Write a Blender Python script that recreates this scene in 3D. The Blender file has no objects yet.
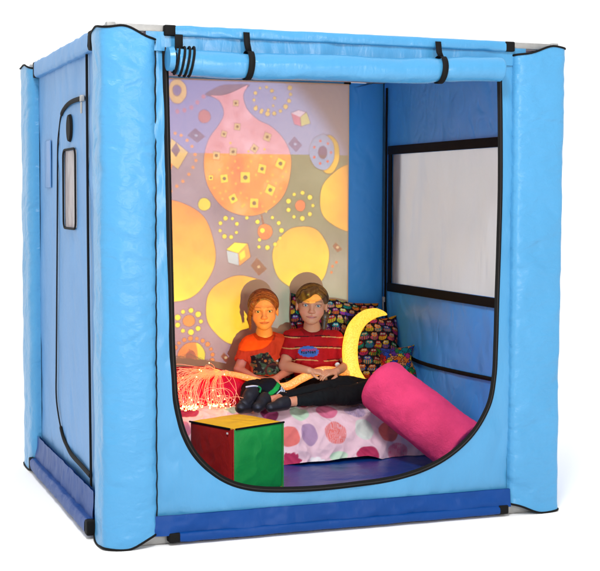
import bpy, bmesh, math, random
import numpy as np
from mathutils import Vector, Matrix
import openvdb as vdb
random.seed(7); RNG=np.random.RandomState(5)
SC=bpy.context.scene; COL=SC.collection
W,D,H=2.0,1.848,2.06

AMBIENT=(.30,.23,.17); PROJ_W=800; SGN=(1,1); G_ARCH=1.35; G_LAP=1.0; WORLD_S=1.30; WORLD_B=.78
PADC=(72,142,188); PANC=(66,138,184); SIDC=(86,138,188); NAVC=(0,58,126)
LIGHTS=[('key_softbox',(-.8,-3.4,5.0),(1.3,.6,.6),1.0,230),('front_fill',(1.2,-5.5,1.9),(1.3,1.5,.7),1.0,95,(1,.94,.86))]  # the front one is an added, unseen fill lamp to brighten the tent interior
MURAL=[
('E','yo1',[0.713,1.093,0.277,0.2734,0],0,1),
('E','yo2',[1.133,0.772,0.2019,0.1897,0],0,1),
('E','yo2',[1.485,1.051,0.1673,0.1786,0],0,1),
('E','yo3',[1.817,1.383,0.225,0.1897,0],0,1),
('E','yo3',[1.63,1.562,0.0231,0.0112,0],0,1),
('P',(150,135,145),[[0.933,1.939],[0.965,1.963],[1.022,1.99],[1.088,1.997],[1.177,1.999],[1.135,1.971],[1.059,1.948],[0.984,1.932]],1,1),
('P','vase',[[0.961,1.935],[1.003,1.936],[1.05,1.944],[1.106,1.967],[1.169,1.997],[1.148,1.957],[1.146,1.921],[1.169,1.864],[1.229,1.811],[1.306,1.775],[1.374,1.713],[1.413,1.64],[1.422,1.567],[1.406,1.466],[1.373,1.392],[1.314,1.334],[1.246,1.298],[1.178,1.287],[1.102,1.299],[1.036,1.33],[0.979,1.39],[0.939,1.465],[0.923,1.555],[0.929,1.636],[0.954,1.708],[1.001,1.771],[1.032,1.825],[1.03,1.87],[1.006,1.911]],1,1),
('P',(225,190,140),[[1.117,1.883],[1.088,1.883],[1.088,1.913],[1.117,1.914]],0,1),
('E',(110,90,90),[1.102,1.898,0.0057,0.0055,0],0,1),
('P',(225,190,140),[[1.125,1.752],[1.093,1.755],[1.096,1.789],[1.128,1.787]],0,1),
('E',(110,90,90),[1.111,1.771,0.0063,0.0061,0],0,1),
('P',(225,190,140),[[1.045,1.711],[1.017,1.719],[1.025,1.749],[1.053,1.741]],0,1),
('E',(110,90,90),[1.035,1.73,0.0057,0.0055,0],0,1),
('P',(225,190,140),[[1.294,1.692],[1.258,1.706],[1.271,1.745],[1.308,1.732]],0,1),
('E',(110,90,90),[1.283,1.719,0.0076,0.0074,0],0,1),
('P',(225,190,140),[[1.214,1.628],[1.184,1.65],[1.205,1.681],[1.234,1.659]],0,1),
('E',(110,90,90),[1.209,1.654,0.007,0.0068,0],0,1),
('P',(225,190,140),[[1.105,1.613],[1.066,1.616],[1.07,1.657],[1.108,1.654]],0,1),
('E',(110,90,90),[1.087,1.635,0.0076,0.0074,0],0,1),
('P',(225,190,140),[[1.01,1.591],[0.972,1.594],[0.975,1.635],[1.013,1.632]],0,1),
('E',(110,90,90),[0.992,1.613,0.0076,0.0074,0],0,1),
('P',(250,215,80),[[0.974,1.479],[0.949,1.479],[0.949,1.506],[0.974,1.506]],0,1),
('E',(110,90,90),[0.961,1.492,0.0051,0.0049,0],0,1),
('P',(250,215,80),[[1.06,1.47],[1.019,1.464],[1.013,1.508],[1.055,1.514]],0,1),
('E',(110,90,90),[1.037,1.489,0.0083,0.008,0],0,1),
('P',(250,215,80),[[1.184,1.467],[1.129,1.467],[1.129,1.526],[1.184,1.526]],0,1),
('E',(110,90,90),[1.157,1.496,0.0108,0.0104,0],0,1),
('P',(250,215,80),[[1.27,1.515],[1.226,1.525],[1.236,1.573],[1.28,1.563]],0,1),
('E',(110,90,90),[1.253,1.544,0.0089,0.0086,0],0,1),
('P',(250,215,80),[[1.372,1.539],[1.327,1.561],[1.348,1.608],[1.393,1.586]],0,1),
('E',(110,90,90),[1.36,1.574,0.0095,0.0092,0],0,1),
('P',(250,215,80),[[1.312,1.394],[1.268,1.416],[1.289,1.464],[1.334,1.442]],0,1),
('E',(110,90,90),[1.301,1.429,0.0095,0.0092,0],0,1),
('P',(250,215,80),[[1.116,1.371],[1.078,1.35],[1.059,1.39],[1.096,1.411]],0,1),
('E',(110,90,90),[1.087,1.38,0.0083,0.008,0],0,1),
('P',(250,215,80),[[1.231,1.329],[1.182,1.332],[1.185,1.384],[1.233,1.381]],0,1),
('E',(110,90,90),[1.208,1.356,0.0095,0.0092,0],0,1),
('E',(250,200,90),[1.009,1.537,0.0063,0.0061,0],0,0),
('E',(250,200,90),[1.056,1.547,0.0063,0.0061,0],0,0),
('E',(250,200,90),[1.098,1.583,0.0063,0.0061,0],0,0),
('E',(250,200,90),[1.084,1.52,0.0063,0.0061,0],0,0),
('E',(250,200,90),[0.98,1.438,0.0063,0.0061,0],0,0),
('E',(250,200,90),[1.014,1.411,0.0063,0.0061,0],0,0),
('E',(250,200,90),[1.046,1.42,0.0063,0.0061,0],0,0),
('E',(250,200,90),[1.131,1.411,0.0063,0.0061,0],0,0),
('E',(250,200,90),[1.166,1.384,0.0063,0.0061,0],0,0),
('E',(250,200,90),[1.15,1.347,0.0063,0.0061,0],0,0),
('E',(250,200,90),[1.246,1.411,0.0063,0.0061,0],0,0),
('E',(250,200,90),[1.256,1.338,0.0063,0.0061,0],0,0),
('E',(250,200,90),[1.285,1.475,0.0063,0.0061,0],0,0),
('E',(250,200,90),[1.315,1.511,0.0063,0.0061,0],0,0),
('E',(250,200,90),[1.334,1.466,0.0063,0.0061,0],0,0),
('E',(250,200,90),[1.373,1.502,0.0063,0.0061,0],0,0),
('E',(250,200,90),[1.393,1.53,0.0063,0.0061,0],0,0),
('E',(250,200,90),[1.334,1.392,0.0063,0.0061,0],0,0),
('E',(250,200,90),[1.363,1.438,0.0063,0.0061,0],0,0),
('E',(250,200,90),[1.19,1.584,0.0063,0.0061,0],0,0),
('E',(250,200,90),[1.248,1.602,0.0063,0.0061,0],0,0),
('E',(250,200,90),[1.306,1.612,0.0063,0.0061,0],0,0),
('E',(250,200,90),[1.103,1.462,0.0063,0.0061,0],0,0),
('E',(250,200,90),[1.218,1.511,0.0063,0.0061,0],0,0),
('E',(250,200,90),[1.174,1.556,0.0063,0.0061,0],0,0),
('E',(250,200,90),[1.14,1.338,0.0063,0.0061,0],0,0),
('E',(250,200,90),[1.324,1.365,0.0063,0.0061,0],0,0),
('E',(250,200,90),[1.027,1.379,0.0063,0.0061,0],0,0),
('E',(250,200,90),[1.277,1.31,0.0063,0.0061,0],0,0),
('E',(250,200,90),[1.117,1.547,0.0063,0.0061,0],0,0),
('E',(250,200,90),[1.267,1.651,0.0063,0.0061,0],0,0),
('E',(250,200,90),[1.175,1.638,0.0063,0.0061,0],0,0),
('E',(250,200,90),[1.072,1.682,0.0063,0.0061,0],0,0),
('P',(165,120,80),[[1.246,1.292],[1.254,1.292],[1.269,1.232],[1.257,1.232]],0,0),
('E',(248,150,95),[1.271,1.199,0.0421,0.0424,0],0,1),
('E',(200,140,140),[0.925,1.822,0.0335,0.0346,0],0,1),
('E',(235,215,95),[0.924,1.349,0.0346,0.0335,0],0,1),
('E',(228,190,140),[0.776,1.952,0.049,0.0642,0],0,1),
('E',(150,140,165),[0.773,1.957,0.0231,0.0279,0],0,1),
('P',(228,195,140),[[0.741,1.701],[0.834,1.628],[0.778,1.537],[0.723,1.579]],0,1),
('P',(240,160,90),[[0.723,1.579],[0.75,1.563],[0.739,1.531],[0.712,1.547]],0,0),
('P',(140,125,135),[[0.74,1.638],[0.768,1.68],[0.79,1.638],[0.767,1.601]],0,0),
('P',(140,130,150),[[0.829,1.719],[0.874,1.759],[0.93,1.714],[0.885,1.679]],0,0),
('E',(175,180,200),[0.879,1.719,0.0092,0.0067,0],0,0),
('P',(140,130,150),[[1.405,1.682],[1.44,1.726],[1.487,1.677],[1.452,1.638]],0,0),
('E',(175,180,200),[1.446,1.682,0.0092,0.0067,0],0,0),
('P',(165,130,95),[[1.189,1.013],[1.224,1.056],[1.282,0.994],[1.235,0.957]],0,0),
('E',(210,185,150),[1.235,1.006,0.0092,0.0078,0],0,0),
('P',(165,130,95),[[1.671,1.115],[1.689,1.137],[1.731,1.098],[1.701,1.081]],0,0),
('E',(210,185,150),[1.701,1.109,0.0092,0.0078,0],0,0),
('P',(165,130,95),[[1.016,0.518],[1.034,0.539],[1.073,0.499],[1.045,0.484]],0,0),
('E',(210,185,150),[1.045,0.511,0.0092,0.0078,0],0,0),
('E',(240,195,70),[1.648,1.629,0.0606,0.106,0],0,1),
('E',(165,175,195),[1.606,1.64,0.075,0.0977,0],0,1),
('E',(125,115,130),[1.609,1.64,0.026,0.0335,0],0,1),
('E',(225,130,115),[1.659,1.64,0.0075,0.0073,0],0,0),
('E',(225,130,115),[1.639,1.59,0.0075,0.0073,0],0,0),
('E',(225,130,115),[1.594,1.578,0.0075,0.0073,0],0,0),
('E',(225,130,115),[1.559,1.612,0.0075,0.0073,0],0,0),
('E',(225,130,115),[1.559,1.667,0.0075,0.0073,0],0,0),
('E',(225,130,115),[1.595,1.702,0.0075,0.0073,0],0,0),
('E',(225,130,115),[1.64,1.689,0.0075,0.0073,0],0,0),
('P',(225,150,160),[[1.423,1.852],[1.465,1.869],[1.506,1.859],[1.476,1.82],[1.482,1.782],[1.441,1.792]],0,1),
('P',(240,215,220),[[1.423,1.852],[1.465,1.869],[1.506,1.859],[1.476,1.831]],0,0),
('P',(225,215,150),[[1.476,1.831],[1.512,1.859],[1.535,1.799],[1.482,1.782]],0,1),
('P',(250,225,90),[[1.049,1.103],[1.095,1.141],[1.17,1.134],[1.118,1.08]],0,1),
('P',(200,205,200),[[1.049,1.098],[1.118,1.08],[1.123,1.014],[1.06,1.032]],0,1),
('P',(250,175,110),[[1.118,1.08],[1.17,1.134],[1.187,1.062],[1.123,1.014]],0,1),
('P',(252,225,100),[[1.123,1.08],[1.152,1.101],[1.158,1.063],[1.129,1.042]],0,0),
('E',(240,205,130),[1.317,1.89,0.0069,0.0067,0],0,1),
('E',(240,205,130),[1.288,1.865,0.0084,0.0082,0],0,1),
('E',(240,205,130),[1.251,1.862,0.01,0.0096,0],0,1),
('E',(240,205,130),[1.22,1.882,0.0069,0.0067,0],0,1),
('E',(240,205,130),[1.206,1.918,0.0084,0.0082,0],0,1),
('E',(240,205,130),[1.214,1.956,0.01,0.0096,0],0,1),
('E',(240,205,130),[1.241,1.984,0.0069,0.0067,0],0,1),
('E',(240,205,130),[1.278,1.99,0.0084,0.0082,0],0,1),
('E',(240,205,130),[1.31,1.972,0.01,0.0096,0],0,1),
('E',(240,205,130),[1.372,2.05,0.0092,0.0089,0],0,1),
('E',(240,205,130),[1.398,2.024,0.0113,0.0109,0],0,1),
('E',(240,205,130),[1.414,1.991,0.0133,0.0128,0],0,1),
('E',(240,205,130),[1.418,1.955,0.0092,0.0089,0],0,1),
('E',(240,205,130),[1.409,1.919,0.0113,0.0109,0],0,1),
('E',(240,205,130),[1.389,1.887,0.0133,0.0128,0],0,1),
('E',(240,205,130),[1.359,1.862,0.0092,0.0089,0],0,1),
('E',(240,205,130),[1.323,1.848,0.0113,0.0109,0],0,1),
('E',(240,205,130),[1.284,1.845,0.0133,0.0128,0],0,1),
('E',(240,205,130),[1.247,1.853,0.0092,0.0089,0],0,1),
('E',(240,205,130),[1.215,1.872,0.0113,0.0109,0],0,1),
('E',(240,205,130),[1.325,1.932,0.0092,0.0089,0],0,1),
('E',(240,205,130),[1.307,1.97,0.0081,0.0078,0],0,1),
('E',(250,225,95),[1.552,1.343,0.0097,0.0094,0],0,1),
('E',(250,225,95),[1.534,1.296,0.0118,0.0114,0],0,1),
('E',(250,225,95),[1.49,1.272,0.0139,0.0135,0],0,1),
('E',(250,225,95),[1.44,1.281,0.0097,0.0094,0],0,1),
('E',(250,225,95),[1.408,1.319,0.0118,0.0114,0],0,1),
('E',(250,225,95),[1.408,1.368,0.0139,0.0135,0],0,1),
('E',(250,225,95),[1.441,1.405,0.0097,0.0094,0],0,1),
('E',(250,225,95),[1.49,1.414,0.0118,0.0114,0],0,1),
('E',(250,225,95),[1.534,1.389,0.0139,0.0135,0],0,1),
('E',(248,150,85),[1.477,1.343,0.0289,0.0307,0],0,1),
('E',(250,225,95),[1.106,1.196,0.0088,0.0085,0],0,1),
('E',(250,225,95),[1.076,1.171,0.0107,0.0103,0],0,1),
('E',(250,225,95),[1.038,1.175,0.0126,0.0122,0],0,1),
('E',(250,225,95),[1.013,1.206,0.0088,0.0085,0],0,1),
('E',(250,225,95),[1.015,1.247,0.0107,0.0103,0],0,1),
('E',(250,225,95),[1.044,1.274,0.0126,0.0122,0],0,1),
('E',(250,225,95),[1.083,1.272,0.0088,0.0085,0],0,1),
('E',(250,225,95),[1.109,1.243,0.0107,0.0103,0],0,1),
('E',(250,225,95),[1.166,1.276,0.0097,0.0094,0],0,1),
('E',(250,225,95),[1.227,1.254,0.0118,0.0114,0],0,1),
('E',(250,225,95),[1.256,1.206,0.0139,0.0135,0],0,1),
('E',(250,225,95),[1.239,1.155,0.0097,0.0094,0],0,1),
('E',(250,225,95),[1.314,1.277,0.0092,0.0089,0],0,1),
('E',(250,225,95),[1.351,1.247,0.0113,0.0109,0],0,1),
('E',(250,225,95),[1.367,1.206,0.0133,0.0128,0],0,1),
('E',(250,225,95),[1.36,1.163,0.0092,0.0089,0],0,1),
('E',(250,225,95),[1.33,1.129,0.0113,0.0109,0],0,1),
('E',(250,225,95),[1.285,1.112,0.0133,0.0128,0],0,1),
('E',(250,225,95),[1.236,1.116,0.0092,0.0089,0],0,1),
('E',(250,225,95),[0.904,0.714,0.0111,0.0107,0],0,1),
('E',(250,225,95),[0.888,0.676,0.0135,0.0131,0],0,1),
('E',(250,225,95),[0.848,0.657,0.0159,0.0154,0],0,1),
('E',(250,225,95),[0.803,0.666,0.0111,0.0107,0],0,1),
('E',(250,225,95),[0.774,0.698,0.0135,0.0131,0],0,1),
('E',(250,225,95),[0.774,0.739,0.0159,0.0154,0],0,1),
('E',(250,225,95),[0.804,0.769,0.0111,0.0107,0],0,1),
('E',(250,225,95),[0.849,0.775,0.0135,0.0131,0],0,1),
('E',(250,225,95),[0.889,0.753,0.0159,0.0154,0],0,1),
('E',(250,165,105),[0.837,0.719,0.0329,0.0301,0],0,1),
('E',(245,165,110),[0.747,0.516,0.0088,0.0085,0],0,1),
('E',(245,165,110),[0.748,0.547,0.0107,0.0103,0],0,1),
('E',(245,165,110),[0.76,0.576,0.0126,0.0122,0],0,1),
('E',(245,165,110),[0.781,0.6,0.0088,0.0085,0],0,1),
('E',(245,165,110),[0.811,0.616,0.0107,0.0103,0],0,1),
('E',(245,165,110),[0.845,0.623,0.0126,0.0122,0],0,1),
('E',(245,165,110),[0.881,0.621,0.0088,0.0085,0],0,1),
('E',(245,165,110),[0.914,0.608,0.0107,0.0103,0],0,1),
('E',(245,165,110),[0.942,0.588,0.0126,0.0122,0],0,1),
('E',(245,165,110),[0.961,0.561,0.0088,0.0085,0],0,1),
('E',(245,165,110),[0.97,0.53,0.0107,0.0103,0],0,1),
('E',(245,165,110),[0.968,0.499,0.0126,0.0122,0],0,1),
('E','donut',[0.852,0.525,0.0762,0.0759,0],0,1),
('E',(185,135,95),[0.846,0.526,0.0242,0.0279,0],0,1),
('E',(205,150,165),[0.92,1.928,0.0115,0.0123,0],0,0),
('E',(205,150,165),[0.886,1.896,0.0115,0.0123,0],0,0),
('E',(205,150,165),[0.853,1.868,0.0115,0.0123,0],0,0),
('E',(205,150,165),[0.814,1.852,0.0115,0.0123,0],0,0),
('E',(205,150,165),[0.775,1.845,0.0115,0.0123,0],0,0),
('E',(240,165,120),[0.763,1.728,0.0092,0.0084,0],0,0),
('E',(240,165,120),[0.796,1.718,0.0092,0.0084,0],0,0),
('E',(240,165,120),[0.829,1.692,0.0092,0.0084,0],0,0),
('E',(240,165,120),[0.856,1.66,0.0092,0.0084,0],0,0),
('E',(240,165,120),[0.873,1.617,0.0092,0.0084,0],0,0),
('E',(240,165,120),[0.878,1.585,0.0092,0.0084,0],0,0),
('E',(240,165,120),[0.861,1.548,0.0092,0.0084,0],0,0),
('E',(240,165,120),[0.838,1.51,0.0092,0.0084,0],0,0),
('E',(240,165,120),[0.805,1.472,0.0092,0.0084,0],0,0),
('E',(240,165,120),[0.771,1.446,0.0092,0.0084,0],0,0),
('E',(240,165,120),[0.738,1.419,0.0092,0.0084,0],0,0),
('E',(235,145,85),[1.671,1.003,0.0075,0.0073,0],0,0),
('E',(235,145,85),[1.695,1.025,0.0075,0.0073,0],0,0),
('E',(235,145,85),[1.665,0.969,0.0075,0.0073,0],0,0),
('E',(245,160,110),[0.736,0.704,0.0104,0.01,0],0,0),
('E',(245,160,110),[0.736,0.677,0.0104,0.01,0],0,0),
('E','yo1',[0.465,1.377,0.1154,0.1116,0],0,1),
('E',(200,140,140),[0.524,1.851,0.0462,0.0446,0],0,1),
('E',(250,225,95),[0.6,0.843,0.0111,0.0107,0],0,1),
('E',(250,225,95),[0.579,0.789,0.0135,0.0131,0],0,1),
('E',(250,225,95),[0.527,0.761,0.0159,0.0154,0],0,1),
('E',(250,225,95),[0.469,0.773,0.0111,0.0107,0],0,1),
('E',(250,225,95),[0.431,0.819,0.0135,0.0131,0],0,1),
('E',(250,225,95),[0.432,0.877,0.0159,0.0154,0],0,1),
('E',(250,225,95),[0.47,0.921,0.0111,0.0107,0],0,1),
('E',(250,225,95),[0.529,0.929,0.0135,0.0131,0],0,1),
('E',(250,225,95),[0.58,0.899,0.0159,0.0154,0],0,1),
('E',(250,165,105),[0.513,0.846,0.0404,0.0391,0],0,1)]
# ------------------------------------------------------------------ helpers
def lin(c):
    c=np.asarray(c,float)/255.; return np.where(c<=.04045,c/12.92,((c+.055)/1.055)**2.4)
def _h(i,j,k,s):
    n=(i*374761393+j*668265263+k*2147483647+s*1274126177)&0xffffffff
    n=((n^(n>>13))*1274126177)&0xffffffff; n=(n^(n>>16))&0xffffffff
    return n/4294967295.0
def vnoise(x,y,z,s=0):
    x,y,z=np.broadcast_arrays(np.asarray(x,float),np.asarray(y,float),np.asarray(z,float))
    i=np.floor(x).astype(np.int64);j=np.floor(y).astype(np.int64);k=np.floor(z).astype(np.int64)
    a=x-i;b=y-j;c=z-k;a=a*a*(3-2*a);b=b*b*(3-2*b);c=c*c*(3-2*c)
    r=0
    for di in (0,1):
        for dj in (0,1):
            for dk in (0,1):
                r=r+_h(i+di,j+dj,k+dk,s)*(a if di else 1-a)*(b if dj else 1-b)*(c if dk else 1-c)
    return r*2-1
def fbm(x,y,z,o=3,s=0):
    r=0;a=1
    for q in range(o): r=r+a*vnoise(x*2**q,y*2**q,z*2**q,s+q); a*=.5
    return r
def ridge(x,y,z,s=0): return 1-2*np.abs(vnoise(x,y,z,s))
def sstep(a,b,x):
    t=np.clip((x-a)/(b-a),0,1); return t*t*(3-2*t)
WORLD={}
def link(o,parent=None):
    COL.objects.link(o)
    if parent is not None:
        o.parent=parent; o.matrix_parent_inverse=WORLD.get(parent.name,Matrix.Identity(4)).inverted()
    return o
def thing(name,label,cat,loc,group=None):
    o=bpy.data.objects.new(name,None); o.empty_display_size=.1; COL.objects.link(o); o.location=loc
    WORLD[o.name]=Matrix.Translation(loc); tag(o,label,cat,group); return o
def tag(o,label,cat,group=None):
    o['label']=label;o['category']=cat
    if group:o['group']=group
    return o
def mesh(name,verts,faces,mats,parent=None,smooth=True,mi=None,col=None,label=None):
    m=bpy.data.meshes.new(name); v=np.asarray(verts,np.float32).reshape(-1,3)
    m.vertices.add(len(v)); m.vertices.foreach_set('co',v.ravel())
    if isinstance(faces,np.ndarray):
        n,k=faces.shape; m.loops.add(n*k); m.polygons.add(n)
        m.loops.foreach_set('vertex_index',faces.astype(np.int32).ravel())
        m.polygons.foreach_set('loop_start',np.arange(0,n*k,k,dtype=np.int32))
    else:
        ls=[i for f in faces for i in f]; m.loops.add(len(ls)); m.polygons.add(len(faces))
        m.loops.foreach_set('vertex_index',ls)
        st=np.concatenate([[0],np.cumsum([len(f) for f in faces])[:-1]]).astype(np.int32)
        m.polygons.foreach_set('loop_start',st)
    for x in (mats if isinstance(mats,(list,tuple)) else [mats]): m.materials.append(x)
    if mi is not None: m.polygons.foreach_set('material_index',np.asarray(mi,np.int32))
    m.update(calc_edges=True); m.validate()
    m.polygons.foreach_set('use_smooth',[smooth]*len(m.polygons))
    if col is not None:
        a=m.color_attributes.new('Col','FLOAT_COLOR','POINT')
        c=np.ones((len(v),4),np.float32); c[:,:3]=col; a.data.foreach_set('color',c.ravel())
    o=bpy.data.objects.new(name,m); link(o,parent)
    if label:o['label']=label
    return o
def gridfaces(n,m,wrapn=False,wrapm=False,off=0,flip=False):
    I,J=np.meshgrid(np.arange(n if wrapn else n-1),np.arange(m if wrapm else m-1),indexing='ij')
    I2=(I+1)%n;J2=(J+1)%m
    f=np.stack([I*m+J,I2*m+J,I2*m+J2,I*m+J2],-1).reshape(-1,4)+off
    return f[:,::-1] if flip else f
class MB:
    def __init__(s): s.v=[];s.f=[];s.mi=[];s.n=0
    def add(s,v,f,mi=0):
        v=np.asarray(v,float).reshape(-1,3); s.v.append(v); s.f+= [tuple(int(i)+s.n for i in q) for q in f]; s.mi+=[mi]*len(f); s.n+=len(v)
    def box(s,lo,hi,mi=0,bev=0):
        bm=bmesh.new(); bmesh.ops.create_cube(bm,size=1)
        lo=Vector(lo);hi=Vector(hi)
        for q in bm.verts: q.co=Vector([ (lo[i]+hi[i])/2+q.co[i]*(hi[i]-lo[i]) for i in range(3)])
        if bev: bmesh.ops.bevel(bm,geom=bm.edges[:],offset=bev,segments=3,affect='EDGES',profile=.5)
        bm.verts.index_update(); s.add([q.co[:] for q in bm.verts],[[q.index for q in f.verts] for f in bm.faces],mi); bm.free()
    def tube(s,P,r,seg=8,mi=0,closed=False,cap=True,flat=1.0,up=None):
        P=np.asarray(P,float); n=len(P); r=np.broadcast_to(np.asarray(r,float),(n,))
        if closed: T=np.roll(P,-1,0)-np.roll(P,1,0)
        else: T=np.gradient(P,axis=0)
        T/=np.linalg.norm(T,axis=1)[:,None]+1e-12
        N=np.zeros_like(P); ref=np.array(up if up is not None else ([0,0,1.] if abs(T[0,2])<.9 else [1.,0,0]))
        for i in range(n):
            a=ref-T[i]*(ref@T[i]); l=np.linalg.norm(a)
            if l<1e-6: a=N[i-1]
            else: a=a/l
            N[i]=a
            if up is None: ref=a
        B=np.cross(T,N); A=np.linspace(0,2*np.pi,seg,endpoint=False)
        V=P[:,None]+r[:,None,None]*(np.cos(A)[None,:,None]*B[:,None]+flat*np.sin(A)[None,:,None]*N[:,None])
        f=gridfaces(n,seg,wrapn=closed,wrapm=True).tolist()
        if cap and not closed: f+=[list(range(seg)),[ (n-1)*seg+k for k in range(seg)][::-1]]
        s.add(V,f,mi)
    def build(s,name,mats,parent=None,smooth=True,label=None):
        o=mesh(name,np.concatenate(s.v),s.f,mats,parent,smooth,s.mi,label=label)
        if smooth:
            try: o.data.set_sharp_from_angle(angle=math.radians(50))
            except Exception: pass
        return o
def crom(P,n=8,closed=False):
    P=np.asarray(P,float); out=[]; N=len(P)
    for i in range(N if closed else N-1):
        g=(lambda k:P[k%N]) if closed else (lambda k:P[min(max(k,0),N-1)])
        a,b,c,d=g(i-1),g(i),g(i+1),g(i+2)
        for t in np.arange(n)/n:
            out.append(.5*((2*b)+(-a+c)*t+(2*a-5*b+4*c-d)*t*t+(-a+3*b-3*c+d)*t**3))
    if not closed: out.append(P[-1])
    return np.array(out)
# ------------------------------------------------------------------ materials
def mat(name,col=None,rough=.5,bump=None,spec=.5,attr=False,sheen=0,metal=0,noise=0,nscale=20,coat=0,emis=None,trans=0,sss=0):
    m=bpy.data.materials.new(name); m.use_nodes=True; nt=m.node_tree; N=nt.nodes; L=nt.links
    b=N['Principled BSDF']; out=N['Material Output']
    b.inputs['Roughness'].default_value=rough; b.inputs['Specular IOR Level'].default_value=spec; b.inputs['Metallic'].default_value=metal
    b.inputs['Sheen Weight'].default_value=sheen; b.inputs['Coat Weight'].default_value=coat; b.inputs['Coat Roughness'].default_value=.25
    tc=N.new('ShaderNodeTexCoord')
    if attr:
        a=N.new('ShaderNodeAttribute'); a.attribute_name='Col'; src=a.outputs['Color']
    else:
        rg=N.new('ShaderNodeRGB'); c=lin(col) ; rg.outputs[0].default_value=(*c,1); src=rg.outputs[0]
    if noise:
        nz=N.new('ShaderNodeTexNoise'); nz.inputs['Scale'].default_value=nscale; nz.inputs['Detail'].default_value=5
        L.new(tc.outputs['Object'],nz.inputs['Vector'])
        mr=N.new('ShaderNodeMapRange'); mr.inputs['From Min'].default_value=.3;mr.inputs['From Max'].default_value=.7
        mr.inputs['To Min'].default_value=1-noise;mr.inputs['To Max'].default_value=1+noise; L.new(nz.outputs['Fac'],mr.inputs['Value'])
        mx=N.new('ShaderNodeVectorMath'); mx.operation='SCALE'; L.new(src,mx.inputs[0]); L.new(mr.outputs[0],mx.inputs['Scale']); src=mx.outputs[0]
    L.new(src,b.inputs['Base Color'])
    if sheen: L.new(src,b.inputs['Sheen Tint'])
    if bump:
        prev=None
        for sc,dist,stretch,rot,*rd in bump:
            mp=N.new('ShaderNodeMapping'); mp.inputs['Scale'].default_value=stretch; mp.inputs['Rotation'].default_value=rot
            L.new(tc.outputs['Object'],mp.inputs['Vector'])
            nz=N.new('ShaderNodeTexNoise'); nz.inputs['Scale'].default_value=sc; nz.inputs['Detail'].default_value=4; nz.inputs['Distortion'].default_value=.6
            if rd: nz.noise_type='RIDGED_MULTIFRACTAL'; nz.inputs['Detail'].default_value=rd[0]; nz.inputs['Distortion'].default_value=rd[1]; nz.inputs['Gain'].default_value=1.2
            L.new(mp.outputs[0],nz.inputs['Vector'])
            bp=N.new('ShaderNodeBump'); bp.inputs['Distance'].default_value=dist; bp.inputs['Strength'].default_value=1
            L.new(nz.outputs['Fac'],bp.inputs['Height'])
            if prev: L.new(prev.outputs[0],bp.inputs['Normal'])
            prev=bp
        L.new(prev.outputs[0],b.inputs['Normal'])
    if sss: b.inputs['Subsurface Weight'].default_value=sss; b.inputs['Subsurface Radius'].default_value=(1,.35,.2); b.inputs['Subsurface Scale'].default_value=.006
    if emis:
        b.inputs['Emission Color'].default_value=(*lin(emis[0]),1); b.inputs['Emission Strength'].default_value=emis[1]
    if trans:
        tr=N.new('ShaderNodeBsdfTranslucent'); L.new(src,tr.inputs['Color'])
        ms=N.new('ShaderNodeMixShader'); ms.inputs[0].default_value=trans
        L.new(b.outputs[0],ms.inputs[1]); L.new(tr.outputs[0],ms.inputs[2]); L.new(ms.outputs[0],out.inputs['Surface'])
    return m
FB=[(6,.005,(1,1,.6),(.5,.3,0)),(4.5,-.011,(1.2,1.2,2.0),(.5,.45,.2),1.5,.9),(9,-.0045,(1,1.2,1.7),(-.4,.6,.1),1.0,1.0),(26,.003,(1,1,1.6),(0,.6,.4)),(900,.0002,(1,1,1),(0,0,0))]
FV=[(5,.008,(1,1,.3),(0,0.15,0)),(3.2,-.009,(1.3,1.3,.7),(.3,.5,.2),1.2,.8),(9,-.0022,(1.4,1.2,.8),(-.4,.6,.1),1.0,1.0),(22,.002,(1.6,1.6,.5),(0,.2,0)),(900,.0002,(1,1,1),(0,0,0))]
FI=[(4,-.012,(1.1,1.0,.8),(.6,.3,.2),1.2,.9),(10,-.004,(1.2,1.1,.9),(-.5,.6,.1),1.0,1.0),(900,.0002,(1,1,1),(0,0,0))]
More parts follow.
